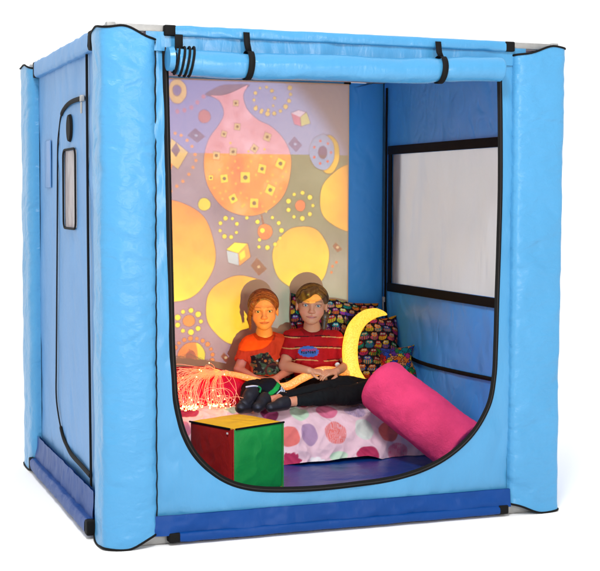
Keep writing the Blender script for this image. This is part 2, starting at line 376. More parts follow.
M=dict(
 pad=mat('pad_blue',PADC,.30,FB,.32,noise=.03,nscale=4),
 panel=mat('panel_blue',PANC,.27,FV,.5,noise=.03,nscale=4),
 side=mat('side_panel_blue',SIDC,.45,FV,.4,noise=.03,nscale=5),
 inner=mat('inner_panel_blue',(66,160,244),.33,FI,.45,noise=.02,nscale=4),
 navy=mat('base_blue',NAVC,.42,FV,.2,noise=.05,nscale=6),
 floor=mat('mat_blue',(8,62,142),.33,FV,.5,noise=.05,nscale=6),
 black=mat('black_binding',(10,9,9),.75,[(300,.0006,(1,1,1),(0,0,0))],.18),
 coil=mat('zip_coil',(24,18,15),.6,[(400,.001,(1,1,1),(0,0,0))],.4),
 steel=mat('frame_steel',(158,157,155),.45,[(60,.0006,(1,1,1),(0,0,0))],.5,metal=.35,noise=.08,nscale=40),
 window=mat('window_film',(208,207,208),.20,[(3,.02,(1,1.2,.6),(.4,0,0)),(5,-.009,(1,1.3,.55),(.4,0,0),1.2,.9)],.5,noise=.03,nscale=3,trans=.55),
 screen=mat('screen_cloth',(228,190,152),.75,[(500,.0004,(1,1,1),(0,0,0)),(3,.01,(1,1,1),(0,0,0))],.2),
 ceil=mat('ceiling_cloth',(228,205,200),.7,FV,.2),
 paint=mat('printed_cloth',attr=True,rough=.75,spec=.2,bump=[(700,.0004,(1,1,1),(0,0,0)),(40,.002,(1,1,1),(0,0,0))],sheen=.2),
 skin=mat('skin',attr=True,rough=.48,spec=.35,sss=.35,bump=[(160,.0004,(1,1,1),(0,0,0))]),
 hair=mat('hair',attr=True,rough=.42,spec=.4,bump=[(90,.002,(1,1,.12),(0,0,0))]),
 jersey=mat('jersey',attr=True,rough=.85,spec=.15,bump=[(600,.0004,(1,1,1),(0,0,0)),(30,.003,(1,1,1),(0,0,0))],sheen=.3),
 eye=mat('eye',attr=True,rough=.15,spec=.5),
 plush=mat('pink_plush',(255,78,132),.95,[(260,.004,(1,1,1),(0,0,0)),(110,.003,(1,1,1),(0,0,0)),(14,.005,(1,1,1),(0,0,0))],.1,sheen=1.0,noise=.13,nscale=9),
 redplush=mat('red_plush',(225,22,50),.95,[(130,.005,(1,1,1),(0,0,0)),(9,.012,(1,1,1),(0,0,0))],.1,sheen=.5,noise=.15,nscale=14),
 yellow=mat('yellow_vinyl',(240,182,20),.45,[(10,.004,(1,1,1),(0,0,0)),(800,.0002,(1,1,1),(0,0,0))],.4,noise=.03),
 green=mat('green_vinyl',(16,138,62),.45,[(10,.006,(1,1,1),(0,0,0)),(800,.0002,(1,1,1),(0,0,0))],.4,noise=.04),
 red=mat('red_vinyl',(158,28,20),.45,[(10,.006,(1,1,1),(0,0,0)),(800,.0002,(1,1,1),(0,0,0))],.4,noise=.04),
 white=mat('white_label',(225,222,218),.6),
 shoe=mat('shoe_black',(26,24,26),.55,[(80,.001,(1,1,1),(0,0,0))],.4),
)
for s in ('window',):
    pass
# ------------------------------------------------------------------ setting
gm=mat('white_paper',(255,255,255),.9,spec=.1)
mesh('floor',[(-60,-60,-.012),(60,-60,-.012),(60,60,-.012),(-60,60,-.012)],[(0,1,2,3)],gm)['kind']='structure'

# ------------------------------------------------------------------ tent
T=thing('play_tent','large blue padded cube tent with its front door rolled up, standing on the white floor','play tent',(1.0,.92,0))
def pad(cx,cy,sx,sy,piped,seed,bulge=1.0):
    P=crom([(0,.20),(-.018,.192),(-.030,.16),(-.036,.10),(-.036,.035),(-.026,-.018),(.022,-.045),(.09,-.05),(.14,-.046),(.172,-.032),(.19,0)],7)
    if not piped: P=crom([(0,.25),(-.02,.242),(-.034,.20),(-.036,.12),(-.035,.02),(-.024,-.022),(.03,-.036),(.12,-.04),(.19,-.036),(.215,-.022),(.222,0)],7)
    P[:,0]=np.where(P[:,0]<0,P[:,0]*bulge,P[:,0])
    n=len(P); d=np.concatenate([[0],np.cumsum(np.linalg.norm(np.diff(P,axis=0),axis=1))]); u=d/d[-1]
    m=260; t=np.linspace(0,1,m)
    zt=2.045-.045*sstep(.62,1,u)-.02*sstep(.2,0,u)+.004*np.sin(u*19+seed); zb=-.006+.05*sstep(.68,1,u)+.022*sstep(.2,0,u)+.003*np.sin(u*17)
    Z=zb[:,None]+(zt-zb)[:,None]*t[None]
    Nn=np.gradient(P,axis=0); Nn=np.stack([Nn[:,1],-Nn[:,0]],1); Nn/=np.linalg.norm(Nn,axis=1)[:,None]
    if np.mean(np.sum(Nn*(P-np.array([.1,.1])),1))<0: Nn=-Nn
    U=np.broadcast_to((u*d[-1])[:,None],Z.shape)
    amp=.0028*ridge(U*5+Z*2.2,Z*5-U*2,seed,seed)+.0017*ridge(U*13-Z*3,Z*14+U*6,seed*2.,seed+3)+.003*vnoise(U*3,Z*1.6,seed,seed+7)-.003
    edge=np.exp(-((1-u)*d[-1]/.03))[:,None]
    amp=amp+.0035*edge*np.sin(Z*90+3*vnoise(U*0,Z*8,0,seed))
    fade=np.minimum(t,1-t)[None]/.02; amp*=np.clip(fade,0,1)
    amp*=(.25+.75*np.minimum(1,np.minimum(u,1-u)/.08))[:,None]
    X=P[:,0][:,None]+Nn[:,0][:,None]*amp; Y=P[:,1][:,None]+Nn[:,1][:,None]*amp
    V=np.stack([cx+sx*X,cy+sy*Y,Z],-1)
    fl=(sx*sy>0)
    f=gridfaces(n,m,flip=fl).tolist(); vv=V.reshape(-1,3)
    k=len(vv); ct=np.array([[cx+sx*.06,cy+sy*.06,2.035],[cx+sx*.06,cy+sy*.06,.01]]); vv=np.concatenate([vv,ct])
    for i in range(n-1):
        a,b=i*m+m-1,(i+1)*m+m-1; f.append([a,b,k] if fl else [b,a,k]); a,b=i*m,(i+1)*m; f.append([b,a,k+1] if fl else [a,b,k+1])
    o=mesh('corner_pad',vv,f,M['pad'],T)
    for row in (0,m-1):
        q=MB(); q.tube(V[:,row]+np.stack([sx*Nn[:,0]*.001,sy*Nn[:,1]*.001,np.zeros(n)],1),.0048,8); q.build('piping',M['black'],o)
    if piped: q=MB(); q.tube(V[-1][::2]+np.array([-sx*.003,-sy*.006,0]),.0048,8); q.build('piping',M['black'],o)
    # fold seam line of stitching next to the free edge
    return o
pad(0,0,1,1,True,1); pad(W,0,-1,1,False,2); pad(0,D,1,-1,False,3,1.5); pad(W,D,-1,-1,False,4)
# steel brackets, black joints, rails
for (cx,sx) in ((0,1),(W,-1)):
    for (cy,sy) in ((0,1),(D,-1)):
        for z0,z1 in ((2.034,2.062),(-.010,.030)):
            q=MB(); xa,xb=sorted((cx,cx+sx*.25)); ya,yb=sorted((cy-.0*sy,cy+sy*.038)); q.box((xa,ya,z0),(xb,yb,z1),0,.003)
            xa,xb=sorted((cx,cx+sx*.038)); ya,yb=sorted((cy+sy*.0385,cy+sy*.26)); q.box((xa,ya,z0),(xb,yb,z1),0,.003)
            q.box((cx-.004 if sx>0 else cx-.03,cy-.004 if sy>0 else cy-.03,z0+.002 if z0>1 else z0-.001),(cx+.03 if sx>0 else cx+.004,cy+.03 if sy>0 else cy+.004,z1+.003 if z0>1 else z1-.003),0,.002)
            q.build('frame_bracket',M['steel'],T)
def rail(p,q,hz,wd,m,seed,axis):
    # padded sleeve: rounded box section swept p->q with puckers
    p=np.array(p,float);q=np.array(q,float); n=150; t=np.linspace(0,1,n); C=p+(q-p)*t[:,None]
    A=np.linspace(0,2*np.pi,24,endpoint=False); e=.5
    ca=np.sign(np.cos(A))*np.abs(np.cos(A))**e; sa=np.sign(np.sin(A))*np.abs(np.sin(A))**e
    L=np.linalg.norm(q-p); s=t*L
    amp=1+.06*vnoise(s[:,None]*22,ca[None]*1.5,sa[None]*1.5,seed)+.05*ridge(s[:,None]*9+sa[None],ca[None],0,seed+2)
    ax=np.array([0,1.,0]) if axis=='x' else np.array([1.,0,0])
    V=C[:,None]+(amp*ca[None])[...,None]*ax*wd/2+(amp*sa[None])[...,None]*np.array([0,0,1.])*hz/2
    f=gridfaces(n,24,wrapm=True,flip=(axis!='x')).tolist()
    o=mesh('rail_cover',V.reshape(-1,3),f,m,T)
    d=(q-p)/L
    for end,sg in ((p,-1),(q,1)):
        b=MB(); c=end+d*sg*.020; h=np.abs(d)*.024+(1-np.abs(d))*np.array([wd/2-.001,wd/2-.001,hz/2-.0005]); b.box(c-h,c+h,0,.006); b.build('rail_joint',M['black'],o)
    return o
rail((.265,.0,2.040),(1.735,.0,2.040),.044,.05,M['panel'],1,'x')
rail((.265,D,2.040),(1.735,D,2.040),.044,.05,M['panel'],2,'x')
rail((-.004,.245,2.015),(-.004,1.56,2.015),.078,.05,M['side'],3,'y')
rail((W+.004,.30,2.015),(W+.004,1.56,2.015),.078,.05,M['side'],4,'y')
rail((.275,-.012,.019),(1.725,-.012,.019),.040,.06,M['navy'],5,'x')
rail((.275,D+.012,.019),(1.725,D+.012,.019),.040,.06,M['navy'],6,'x')
rail((-.03,.215,.034),(-.03,1.60,.034),.062,.062,M['navy'],7,'y')
rail((W+.03,.30,.034),(W+.03,1.56,.034),.062,.07,M['navy'],8,'y')
# front panel with the round-cornered opening
IN=crom([(.228,1.975),(.234,1.70),(.241,1.38),(.247,1.10),(.253,.82),(.260,.68),(.270,.56),(.303,.432),(.365,.326),(.47,.236),(.599,.190),(.797,.172),(1.022,.174),(1.254,.192),(1.444,.247),(1.589,.345),(1.677,.472),(1.706,.60),(1.713,.75),(1.716,.936),(1.722,1.20),(1.725,1.45),(1.720,1.75),(1.712,1.975)],14)
c0=np.array([.975,1.1]); dirn=IN-c0
def rayout(d):
    x0,x1,z0,z1=.12,1.86,.04,2.02; ts=[]
    if d[0]<0: ts.append((x0-c0[0])/d[0])
    if d[0]>0: ts.append((x1-c0[0])/d[0])
    if d[1]<0: ts.append((z0-c0[1])/d[1])
    if d[1]>0: ts.append((z1-c0[1])/d[1])
    return c0+d*min(ts)
OUTP=np.array([rayout(d) for d in dirn]); n=len(IN); m=40
t=np.linspace(0,1,m); XZ=IN[:,None]+(OUTP-IN)[:,None]*t[None,:,None]
def fabric_y(X,Z,seed,a=1.0):
    return a*(.0045*ridge(X*4+Z*1.3,Z*1.2,0,seed)+.0030*ridge(X*9-Z*3.5,Z*5+X*2,0,seed+1)+.005*vnoise(X*2.2,Z*1.3,0,seed+2))
yy=(fabric_y(XZ[...,0],XZ[...,1],11)+.004*ridge(XZ[...,0]*16+XZ[...,1]*2,XZ[...,1]*9-XZ[...,0]*5,0,17)*(XZ[...,0]<.3))*np.minimum(1,(.1+t*6))[None]
fr=np.stack([XZ[...,0],-.004+yy,XZ[...,1]],-1); bk=fr+np.array([0,.006,0])
v=np.concatenate([fr.reshape(-1,3),bk.reshape(-1,3)]); f=np.concatenate([gridfaces(n,m,flip=False),gridfaces(n,m,off=n*m,flip=True)])
FP=mesh('front_panel',v,f,M['panel'],T)
hx=np.linspace(.15,1.84,220);hz=np.linspace(1.96,2.035,14);HX,HZ=np.meshgrid(hx,hz,indexing='ij')
Vh=np.stack([HX,-.010+.5*fabric_y(HX,HZ,15)+.0015*np.sin(HX*60+4*vnoise(HX*5,0,0,2))*sstep(2.03,1.97,HZ),HZ],-1)
mesh('header_panel',Vh.reshape(-1,3),gridfaces(220,14),M['panel'],T)
z=MB(); P3=np.stack([IN[:,0],yy[:,0]-.004,IN[:,1]],-1)
z.tube(P3,.0125,8,flat=.45,up=(0,1,0)); ZP=z.build('zip',M['black'],FP)
z=MB(); z.tube(P3+np.array([0,-.006,0]),.0028,6,flat=.8,up=(0,1,0)); z.build('zip_coil',M['coil'],ZP) if False else z.build('zip_coil',M['coil'],FP)
# skirts
def skirt(pa,pb,z0,z1,nrm,seed):
    pa=np.array(pa,float);pb=np.array(pb,float);nn=180;s=np.linspace(0,1,nn);h=np.linspace(0,1,12);L=np.linalg.norm(pb-pa)
    S,Hh=np.meshgrid(s,h,indexing='ij'); Z=z0+(z1-z0)*Hh
    off=.021+.010*(1-Hh)+.004*ridge(S*L*8,Hh*1.5,0,seed)+.002*vnoise(S*L*30,Hh*3,0,seed)
    V=np.stack([pa[0]+(pb[0]-pa[0])*S+nrm[0]*off,pa[1]+(pb[1]-pa[1])*S+nrm[1]*off,Z],-1)
    V2=V.copy(); V2[...,0]-=nrm[0]*.01; V2[...,1]-=nrm[1]*.01
    mesh('skirt',np.concatenate([V.reshape(-1,3),V2.reshape(-1,3)]),np.concatenate([gridfaces(nn,12),gridfaces(nn,12,off=nn*12,flip=True)]),M['navy'],T)
skirt((.17,0),(1.782,0),.03,.108,(0,-1),1); skirt((0,.2),(0,1.66),.03,.178,(-1,0),2)
skirt((W,.2),(W,1.66),.03,.178,(1,0),3); skirt((.2,D),(1.8,D),.03,.12,(0,1),4)
# side panels
def sidewall(x,mt,seed,hole=None,th=.006,y0=.06,y1=1.80,z0=.04,z1=2.03):
    ys=np.linspace(y0,y1,140); zs=np.linspace(z0,z1,150)
    if hole:
        ys=np.unique(np.concatenate([ys[(ys<hole[0]-.006)|(ys>hole[0]+.006)],[hole[0],hole[1]]])); zs=np.unique(np.concatenate([zs,[hole[2],hole[3]]]))
    Y,Z=np.meshgrid(ys,zs,indexing='ij'); X=x+fabric_y(Y,Z,seed,.8)
    if hole:
        dd=np.maximum.reduce([hole[0]-Y,Y-hole[1],hole[2]-Z,Z-hole[3]]); X=x+(X-x)*np.clip(dd/.06,.15,1)
    A=np.stack([X,Y,Z],-1);B=A+np.array([th,0,0]); f=gridfaces(len(ys),len(zs))
    if hole:
        yc=(ys[:-1]+ys[1:])/2; zc=(zs[:-1]+zs[1:])/2; K=~((yc[:,None]>hole[0])&(yc[:,None]<hole[1])&(zc[None]>hole[2])&(zc[None]<hole[3])); f=f[K.ravel()]
    return mesh('side_panel',np.concatenate([A.reshape(-1,3),B.reshape(-1,3)]),np.concatenate([f,f[:,::-1]+A.size//3]),mt,T)
WL=(.645,.92,1.25,1.592); WR=(.36,1.685,.912,1.628)
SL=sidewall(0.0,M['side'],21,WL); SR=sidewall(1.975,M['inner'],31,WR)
def pane(x,h,parent,name='window_pane'):
    ys=np.linspace(h[0]-.01,h[1]+.01,70);zs=np.linspace(h[2]-.01,h[3]+.01,50);Y,Z=np.meshgrid(ys,zs,indexing='ij')
    X=x+.004*ridge(Y*5+Z,Z*1.5,0,41)+.003*vnoise(Y*14,Z*4,0,42)
    return mesh(name,np.stack([X,Y,Z],-1).reshape(-1,3),gridfaces(70,50),M['window'],parent)
pane(1.978,WR,SR); pane(.004,WL,SL)
q=MB() # wide binding round the big window, inside face
a,b,c,d=WR
q.box((1.962,a-.045,d+.0005),(1.971,b+.045,d+.048),0,.002);q.box((1.962,a-.045,c-.048),(1.971,b+.045,c-.0005),0,.002)
q.box((1.963,a-.045,c),(1.9715,a,d),0,.002);q.box((1.963,b,c),(1.9715,b+.040,d),0,.002); q.build('window_binding',M['black'],SR)
q=MB() # thin rounded binding round the small window
a,b,c,d=WL; r=.03
pts=[];
for (yy_,zz_,s0) in ((a+r,c+r,180),(b-r,c+r,270),(b-r,d-r,0),(a+r,d-r,90)):
    for k in range(7):
        an=math.radians(s0+k*15); pts.append((-.006,yy_+r*1.15*math.cos(an),zz_+r*1.15*math.sin(an)))
q.tube(pts,.0055,8,closed=True,flat=.8,up=(1,0,0)); q.build('window_binding',M['black'],SL)
# left: door outline zip, seam, vent, pull, pocket
def onx(x,pts,n=10): 
    P=crom(pts,n); return np.stack([np.full(len(P),x),P[:,0],P[:,1]],-1)
door=onx(-.006,[(.44,1.80),(.60,1.803),(.75,1.80),(.87,1.785),(.96,1.757),(1.01,1.70),(1.045,1.64),(1.06,1.55),(1.085,1.2),(1.11,.9),(1.135,.6),(1.145,.45),(1.09,.36),(.986,.281),(.88,.25),(.773,.23),(.56,.222),(.359,.214)])
w_=np.full(len(door),.006); w_[:40]=.011; w_[-45:]=.012
q=MB(); q.tube(door,w_,8,flat=.6,up=(1,0,0)); DZ=q.build('door_zip',M['black'],SL)
q=MB(); q.tube(onx(-.007,[(.372,1.975),(.368,1.2),(.352,.6),(.338,.17)]),.0055,8); q.build('seam_piping',M['black'],SL)
q=MB(); A=np.linspace(0,2*np.pi,28,endpoint=False); 
q.add([(-.010,.78+.045*math.cos(t),1.69+.058*math.sin(t)) for t in A]+[(.0,.78+.05*math.cos(t),1.69+.062*math.sin(t)) for t in A],[list(range(28))]+[[i,(i+1)%28,28+(i+1)%28,28+i] for i in range(28)])
q.build('vent',M['black'],SL,False)
q=MB(); q.box((-.022,.425,1.785),(-.006,.455,1.812),0,.003); q.box((-.020,.430,1.735),(-.014,.452,1.784),0,.003); q.build('zip_pull',M['steel'],SL)
q=MB(); q.box((-.0075,1.24,1.43),(-.0035,1.40,1.655),0,.001); q.build('label_pocket',mat('clear_pocket',(74,124,178),.3,[(20,.004,(1,1,.3),(0,0,0))],.3),SL)
# right: inner zip
zr=onx(1.966,[(1.757,2.0),(1.757,1.4),(1.757,.95),(1.757,.78),(1.735,.71),(1.70,.665),(1.64,.60),(1.566,.555),(1.42,.522),(1.223,.508),(.90,.510),(.497,.520),(.15,.53)])
q=MB(); q.tube(zr,.0105,8,flat=.5,up=(1,0,0)); q.build('door_zip',M['black'],SR)
q=MB(); q.box((1.950,1.748,.80),(1.962,1.766,.83),0,.002); q.box((1.950,1.750,.755),(1.955,1.764,.80),0,.002); q.build('zip_pull',M['steel'],SR)
# back panel + projection screen, ceiling, floor mat
xs=np.linspace(.03,1.98,120);zs=np.linspace(.04,2.03,120);X,Z=np.meshgrid(xs,zs,indexing='ij')
Yb=1.838+.3*fabric_y(X,Z,51)+0*X
mesh('back_panel',np.concatenate([np.stack([X,Yb,Z],-1).reshape(-1,3),np.stack([X,Yb+.006,Z],-1).reshape(-1,3)]),np.concatenate([gridfaces(120,120),gridfaces(120,120,off=14400,flip=True)]),M['inner'],T)
xs=np.linspace(.20,1.768,80);zs=np.linspace(.28,2.022,80);X,Z=np.meshgrid(xs,zs,indexing='ij')
Ys=1.826+.0012*vnoise(X*3,Z*3,0,8)
mesh('projection_screen',np.concatenate([np.stack([X,Ys,Z],-1).reshape(-1,3),np.stack([X,Ys+.004,Z],-1).reshape(-1,3)]),np.concatenate([gridfaces(80,80),gridfaces(80,80,off=6400,flip=True)]),M['screen'],T,label='pale screen carrying the projected bubble picture')
q=MB(); q.box((.02,.015,2.031),(1.972,1.834,2.039)); q.build('ceiling_panel',M['ceil'],T,False)
X,Y=np.meshgrid(np.linspace(.03,1.97,120),np.linspace(.02,1.83,110),indexing='ij')
Zf=.05+.004*ridge(X*3+Y,Y*4,0,61)+.004*vnoise(X*4,Y*4,0,62); Zf=np.where((X<.05)|(X>1.95)|(Y<.04)|(Y>1.81),.02,Zf)
mesh('floor_mat',np.stack([X,Y,Zf],-1).reshape(-1,3),gridfaces(120,110),M['floor'],T)
# rolled door
n=260; xs=np.linspace(.262,1.700,n); A=np.linspace(0,2*np.pi,48,endpoint=False); X,AA=np.meshgrid(xs,A,indexing='ij')
sag=-.012*np.sin((X-.26)/1.44*np.pi)+.004*np.sin(X*9); rr=.053+.0018*ridge(X*6+AA*.8,AA*1.2,0,71)+.0012*vnoise(X*14,AA*1.5,0,72)
for sx_ in (.555,1.405): rr=rr-.006*np.exp(-((X-sx_)/.03)**2)
rr=rr*(1+.035*np.clip((AA-4.2),-1,0))*(1-.25*np.clip((X-1.688)/.012,0,1)**2)
cy=-.052; czr=1.915+.022*(X-.26)/1.44
V=np.stack([X,cy+rr*np.cos(AA),czr+sag+rr*np.sin(AA)],-1)
f=gridfaces(n,48,wrapm=True).tolist()+[list(range(48)),[(n-1)*48+k for k in range(48)][::-1]]
RD=mesh('rolled_door',V.reshape(-1,3),f,M['panel'],T)
q=MB()
for sx_ in (.555,1.405):
    zc=1.915+.022*(sx_-.26)/1.44-.012*math.sin((sx_-.26)/1.44*math.pi)
    ring=[(sx_+.004*math.sin(t),cy+.054*math.cos(t),zc+.056*math.sin(t)) for t in np.linspace(-4.3,1.6,40)]
    ring+= [(sx_,-.045,2.0),(sx_,-.035,2.045)] 
    P=np.array(ring); # ribbon
    vv=[];ff=[]
    for k,p in enumerate(P):
        vv+=[p+np.array([-.013,0,0]),p+np.array([.013,0,0])]
    for k in range(len(P)-1): ff.append([2*k,2*k+1,2*k+3,2*k+2])
    b=MB(); b.add(vv,ff); o=b.build('strap',M['black'],RD); md=o.modifiers.new('Solid','SOLIDIFY'); md.thickness=.003
# coiled zip end at the left of the roll
q=MB()
for k,(x_,r_) in enumerate(((.250,.030),(.262,.050),(.283,.056),(.303,.057),(.321,.0575))):
    q.tube([(x_+.012*math.sin(t+.6),cy+r_*math.cos(t),1.917+r_*math.sin(t)) for t in np.linspace(0,2*np.pi,36,endpoint=False)],.005,8,closed=True)
q.tube([(.243,cy,1.905),(.247,cy,1.905)],.034,20)
q.box((.256,-.052,1.960),(.288,-.044,2.022),0,.002)
q.build('coiled_zip',M['black'],RD)
q=MB(); q.tube([(.225,cy,1.925),(.246,cy,1.925)],[.046,.050],24); q.build('roll_end',M['panel'],RD)
# ------------------------------------------------------------------ projector: a slide of bubbles thrown on the screen
PX0,PX1,PZ0,PZ1=.202,1.766,.30,2.020; PXL=.0021
pw=int((PX1-PX0)/PXL); ph=int((PZ1-PZ0)/PXL)
gx,gz=np.meshgrid(PX0+(np.arange(pw)+.5)*PXL,PZ0+(np.arange(ph)+.5)*PXL)
def mixc(a,b,t): t=np.asarray(t)[...,None]; return np.asarray(a,float)*(1-t)+np.asarray(b,float)*t
img=mixc((188,162,160),(172,158,152),sstep(.7,1.2,gx))
img=mixc(img,(158,158,132),sstep(1.15,1.45,gx)*sstep(.8,1.35,gz))
img=mixc(img,(172,172,150),sstep(1.25,1.4,gx)*sstep(1.3,.8,gz))
img=mixc(img,(158,150,162),.6*sstep(1.2,.9,np.abs(gx-.95)*3+.3)*sstep(1.0,1.4,gz))
img=img*(1+.05*fbm(gx*6,gz*6,0,3,4))[...,None]
wc=fbm(gx*9,gz*9,0,4,9)
ag=gz>1.625
img=np.where(ag[...,None],mixc((158,160,198),(172,176,200),sstep(.8,1.6,gx)),img)
def comp(sd,col,out):
    global img
    if out:
        o=np.clip(.5-(sd-OW)/.003,0,1)*.30; img=mixc(img,(105,80,70),o)
    a=np.clip(.5-sd/PXL/1.6,0,1)[...,None]; img=img*(1-a)+col*a
def polysd(P):
    P=np.asarray(P,float); d=np.full(gx.shape,9.); ins=np.zeros(gx.shape,bool)
    for (x0,z0),(x1,z1) in zip(P,np.roll(P,-1,0)):
        ex,ez=x1-x0,z1-z0; l=ex*ex+ez*ez+1e-12; t=np.clip(((gx-x0)*ex+(gz-z0)*ez)/l,0,1)
        d=np.minimum(d,np.hypot(gx-x0-t*ex,gz-z0-t*ez))
        c=((z0>gz)!=(z1>gz))&(gx<(x1-x0)*(gz-z0)/(z1-z0+1e-12)+x0); ins^=c
    return np.where(ins,-d,d)
FULL=(gx,gz,wc)
for kind,c,g,sm,out in MURAL:
    if kind=='E': x0,x1,z0,z1=g[0]-g[2]-.02,g[0]+g[2]+.02,g[1]-g[3]-.02,g[1]+g[3]+.02
    else:
        q=np.array(g); x0,z0=q.min(0)-.03; x1,z1=q.max(0)+.03
    i0,i1=[int(np.clip((v-PX0)/PXL,0,pw)) for v in (x0,x1)]; j0,j1=[int(np.clip((v-PZ0)/PXL,0,ph)) for v in (z0,z1)]
    if i1-i0<2 or j1-j0<2: continue
    OW=min(.0035,.12*min(x1-x0-.04,z1-z0-.04)+.0004)
    big=img; img=big[j0:j1,i0:i1].copy(); gx,gz,wc=[a[j0:j1,i0:i1] for a in FULL]
    if kind=='E':
        ca,sa=math.cos(g[4]),math.sin(g[4]); dx,dz=gx-g[0],gz-g[1]; dx,dz=dx*ca+dz*sa,dz*ca-dx*sa
        th=np.arctan2(dz/g[3],dx/g[2]); wob=1+.02*np.sin(th*3+g[0]*50)+.012*np.sin(th*7+g[1]*60)
        r=np.hypot(dx/g[2],dz/g[3]); sd=(r-wob)*min(g[2],g[3])
        v=np.clip(dz/g[3]*.5+.5,0,1)
    else:
        P=crom(g,6,True) if sm else g
        sd=polysd(P); v=np.clip((gz-z0)/(z1-z0),0,1)
    if c=='yo1': col=mixc((253,224,100),(250,158,92),v)
    elif c=='yo2': col=mixc((252,216,72),(250,190,92),v**1.5)
    elif c=='yo3': col=mixc((250,205,60),(238,150,70),np.clip((gx-1.6)*3,0,1))
    elif c=='donut': col=mixc((250,165,85),(232,215,95),(gx>g[0]+.035-.3*np.abs(gz-g[1])**1.3)*1.)
    elif c=='vase':
        col=np.where((gz>1.625)[...,None],mixc((232,158,160),(240,205,215),np.clip(.5+wc*.4,0,1)*.6),mixc((248,156,98),(250,188,140),np.clip(.4+wc*.35,0,1)))
    else: col=np.broadcast_to(np.array(c,float),gx.shape+(3,))
    col=col*(1+.05*wc)[...,None]
    comp(sd,col,out)
    big[j0:j1,i0:i1]=img; img=big; gx,gz,wc=FULL
img=np.where(ag[...,None],mixc(img,(178,172,192),.22*np.ones(gx.shape)),img)
# edge of the round beam at the right
edge=sstep(1.0,.88,np.hypot((gx-.80)/1.10,(gz-1.12)/1.17))
base=lin(np.clip(img,0,255)); AMB=np.array(AMBIENT); ALB=lin((228,190,152))
P=np.clip((base-AMB)/ALB,0,None)*(.25+.75*edge)[...,None]
P*=(sstep(PX0,PX0+.02,gx)*sstep(PX1,PX1-.01,gx)*sstep(PZ0,PZ0+.01,gz)*sstep(PZ1,PZ1-.01,gz))[...,None]
im=bpy.data.images.new('slide',pw,ph,float_buffer=True); im.colorspace_settings.name='Non-Color'
px=np.ones((ph,pw,4),np.float32); px[...,:3]=P; im.pixels.foreach_set(px.ravel()); im.update(); im.pack()
PL=(.50,-2.0,.50); dist=1.828-PL[1]
ld=bpy.data.lights.new('picture_projector','SPOT'); ld.energy=PROJ_W; ld.spot_size=math.radians(60); ld.spot_blend=0; ld.shadow_soft_size=.003
ld.use_nodes=True; nt=ld.node_tree; N=nt.nodes; L=nt.links; em=N['Emission']
tc=N.new('ShaderNodeTexCoord'); sx=N.new('ShaderNodeSeparateXYZ'); L.new(tc.outputs['Normal'],sx.inputs[0])
def mth(op,a,b):
    n=N.new('ShaderNodeMath'); n.operation=op
    for i,s in enumerate((a,b)):
        if isinstance(s,(int,float)): n.inputs[i].default_value=s
        else: L.new(s,n.inputs[i])
    return n.outputs[0]
az=mth('ABSOLUTE',sx.outputs['Z'],0)
U=mth('MULTIPLY_ADD',mth('DIVIDE',sx.outputs['X'],az),SGN[0]*dist/(PX1-PX0)); U.node.inputs[2].default_value=(PL[0]-PX0)/(PX1-PX0)
V_=mth('MULTIPLY_ADD',mth('DIVIDE',sx.outputs['Y'],az),SGN[1]*dist/(PZ1-PZ0)); V_.node.inputs[2].default_value=(PL[2]-PZ0)/(PZ1-PZ0)
cx=N.new('ShaderNodeCombineXYZ'); L.new(U,cx.inputs[0]); L.new(V_,cx.inputs[1])
ti=N.new('ShaderNodeTexImage'); ti.image=im; ti.extension='CLIP'; ti.interpolation='Linear'; L.new(cx.outputs[0],ti.inputs[0])
L.new(ti.outputs['Color'],em.inputs['Color'])
lo=bpy.data.objects.new('picture_projector',ld); COL.objects.link(lo); lo.location=PL; lo.rotation_euler=(math.radians(90),0,0)

# ------------------------------------------------------------------ duvet
PR=np.array([(1.80,.30),(1.5,.31),(1.34,.322),(1.23,.312),(1.15,.270),(1.095,.205),(1.062,.135),(1.045,.06)])
sl=np.concatenate([[0],np.cumsum(np.linalg.norm(np.diff(PR,axis=0),axis=1))])
PC=crom(PR,8); sc_=np.concatenate([[0],np.cumsum(np.linalg.norm(np.diff(PC,axis=0),axis=1))])
ns=230; S=np.linspace(0,sc_[-1],ns); py=np.interp(S,sc_,PC[:,0]); pz=np.interp(S,sc_,PC[:,1])
nx=430; X1=np.linspace(.10,1.955,nx); X,SS=np.meshgrid(X1,S,indexing='ij'); Y=np.broadcast_to(py,X.shape).copy(); Z=np.broadcast_to(pz,X.shape).copy()
g1=np.gradient(py,S);g2=np.gradient(pz,S); nl=np.hypot(g1,g2); NY=-(-g2/nl);NZ=-g1/nl  # outward normal
NY,NZ=np.where(True,g2/nl,0),np.where(True,-g1/nl,0)
w=.011*ridge(X*5-SS*3,SS*2.5+X,0,81)+.006*ridge(X*17+SS*13,SS*9-X*5,0,181)+.004*ridge(X*23-SS*19,SS*16,0,182)+.007*ridge(X*11+SS*7,SS*6-X*2,0,82)+.012*vnoise(X*3.2,SS*3,0,83)+.003*vnoise(X*30,SS*26,0,84)
fr_=sstep(.60,.93,SS); w=w+fr_*(.016*ridge(X*6+.5*SS,SS*.8,0,85)+.012*vnoise(X*4.3,0,0,86))
Y+=NY*w; Z+=NZ*w
Y-=fr_*.055*vnoise(X*2.3,.3,0,88); hem=sstep(.84,.94,SS); Z+=hem*(.022*vnoise(X*9,1.,0,87)+.018*vnoise(X*3,4,0,89)); Z=np.maximum(Z,.056)
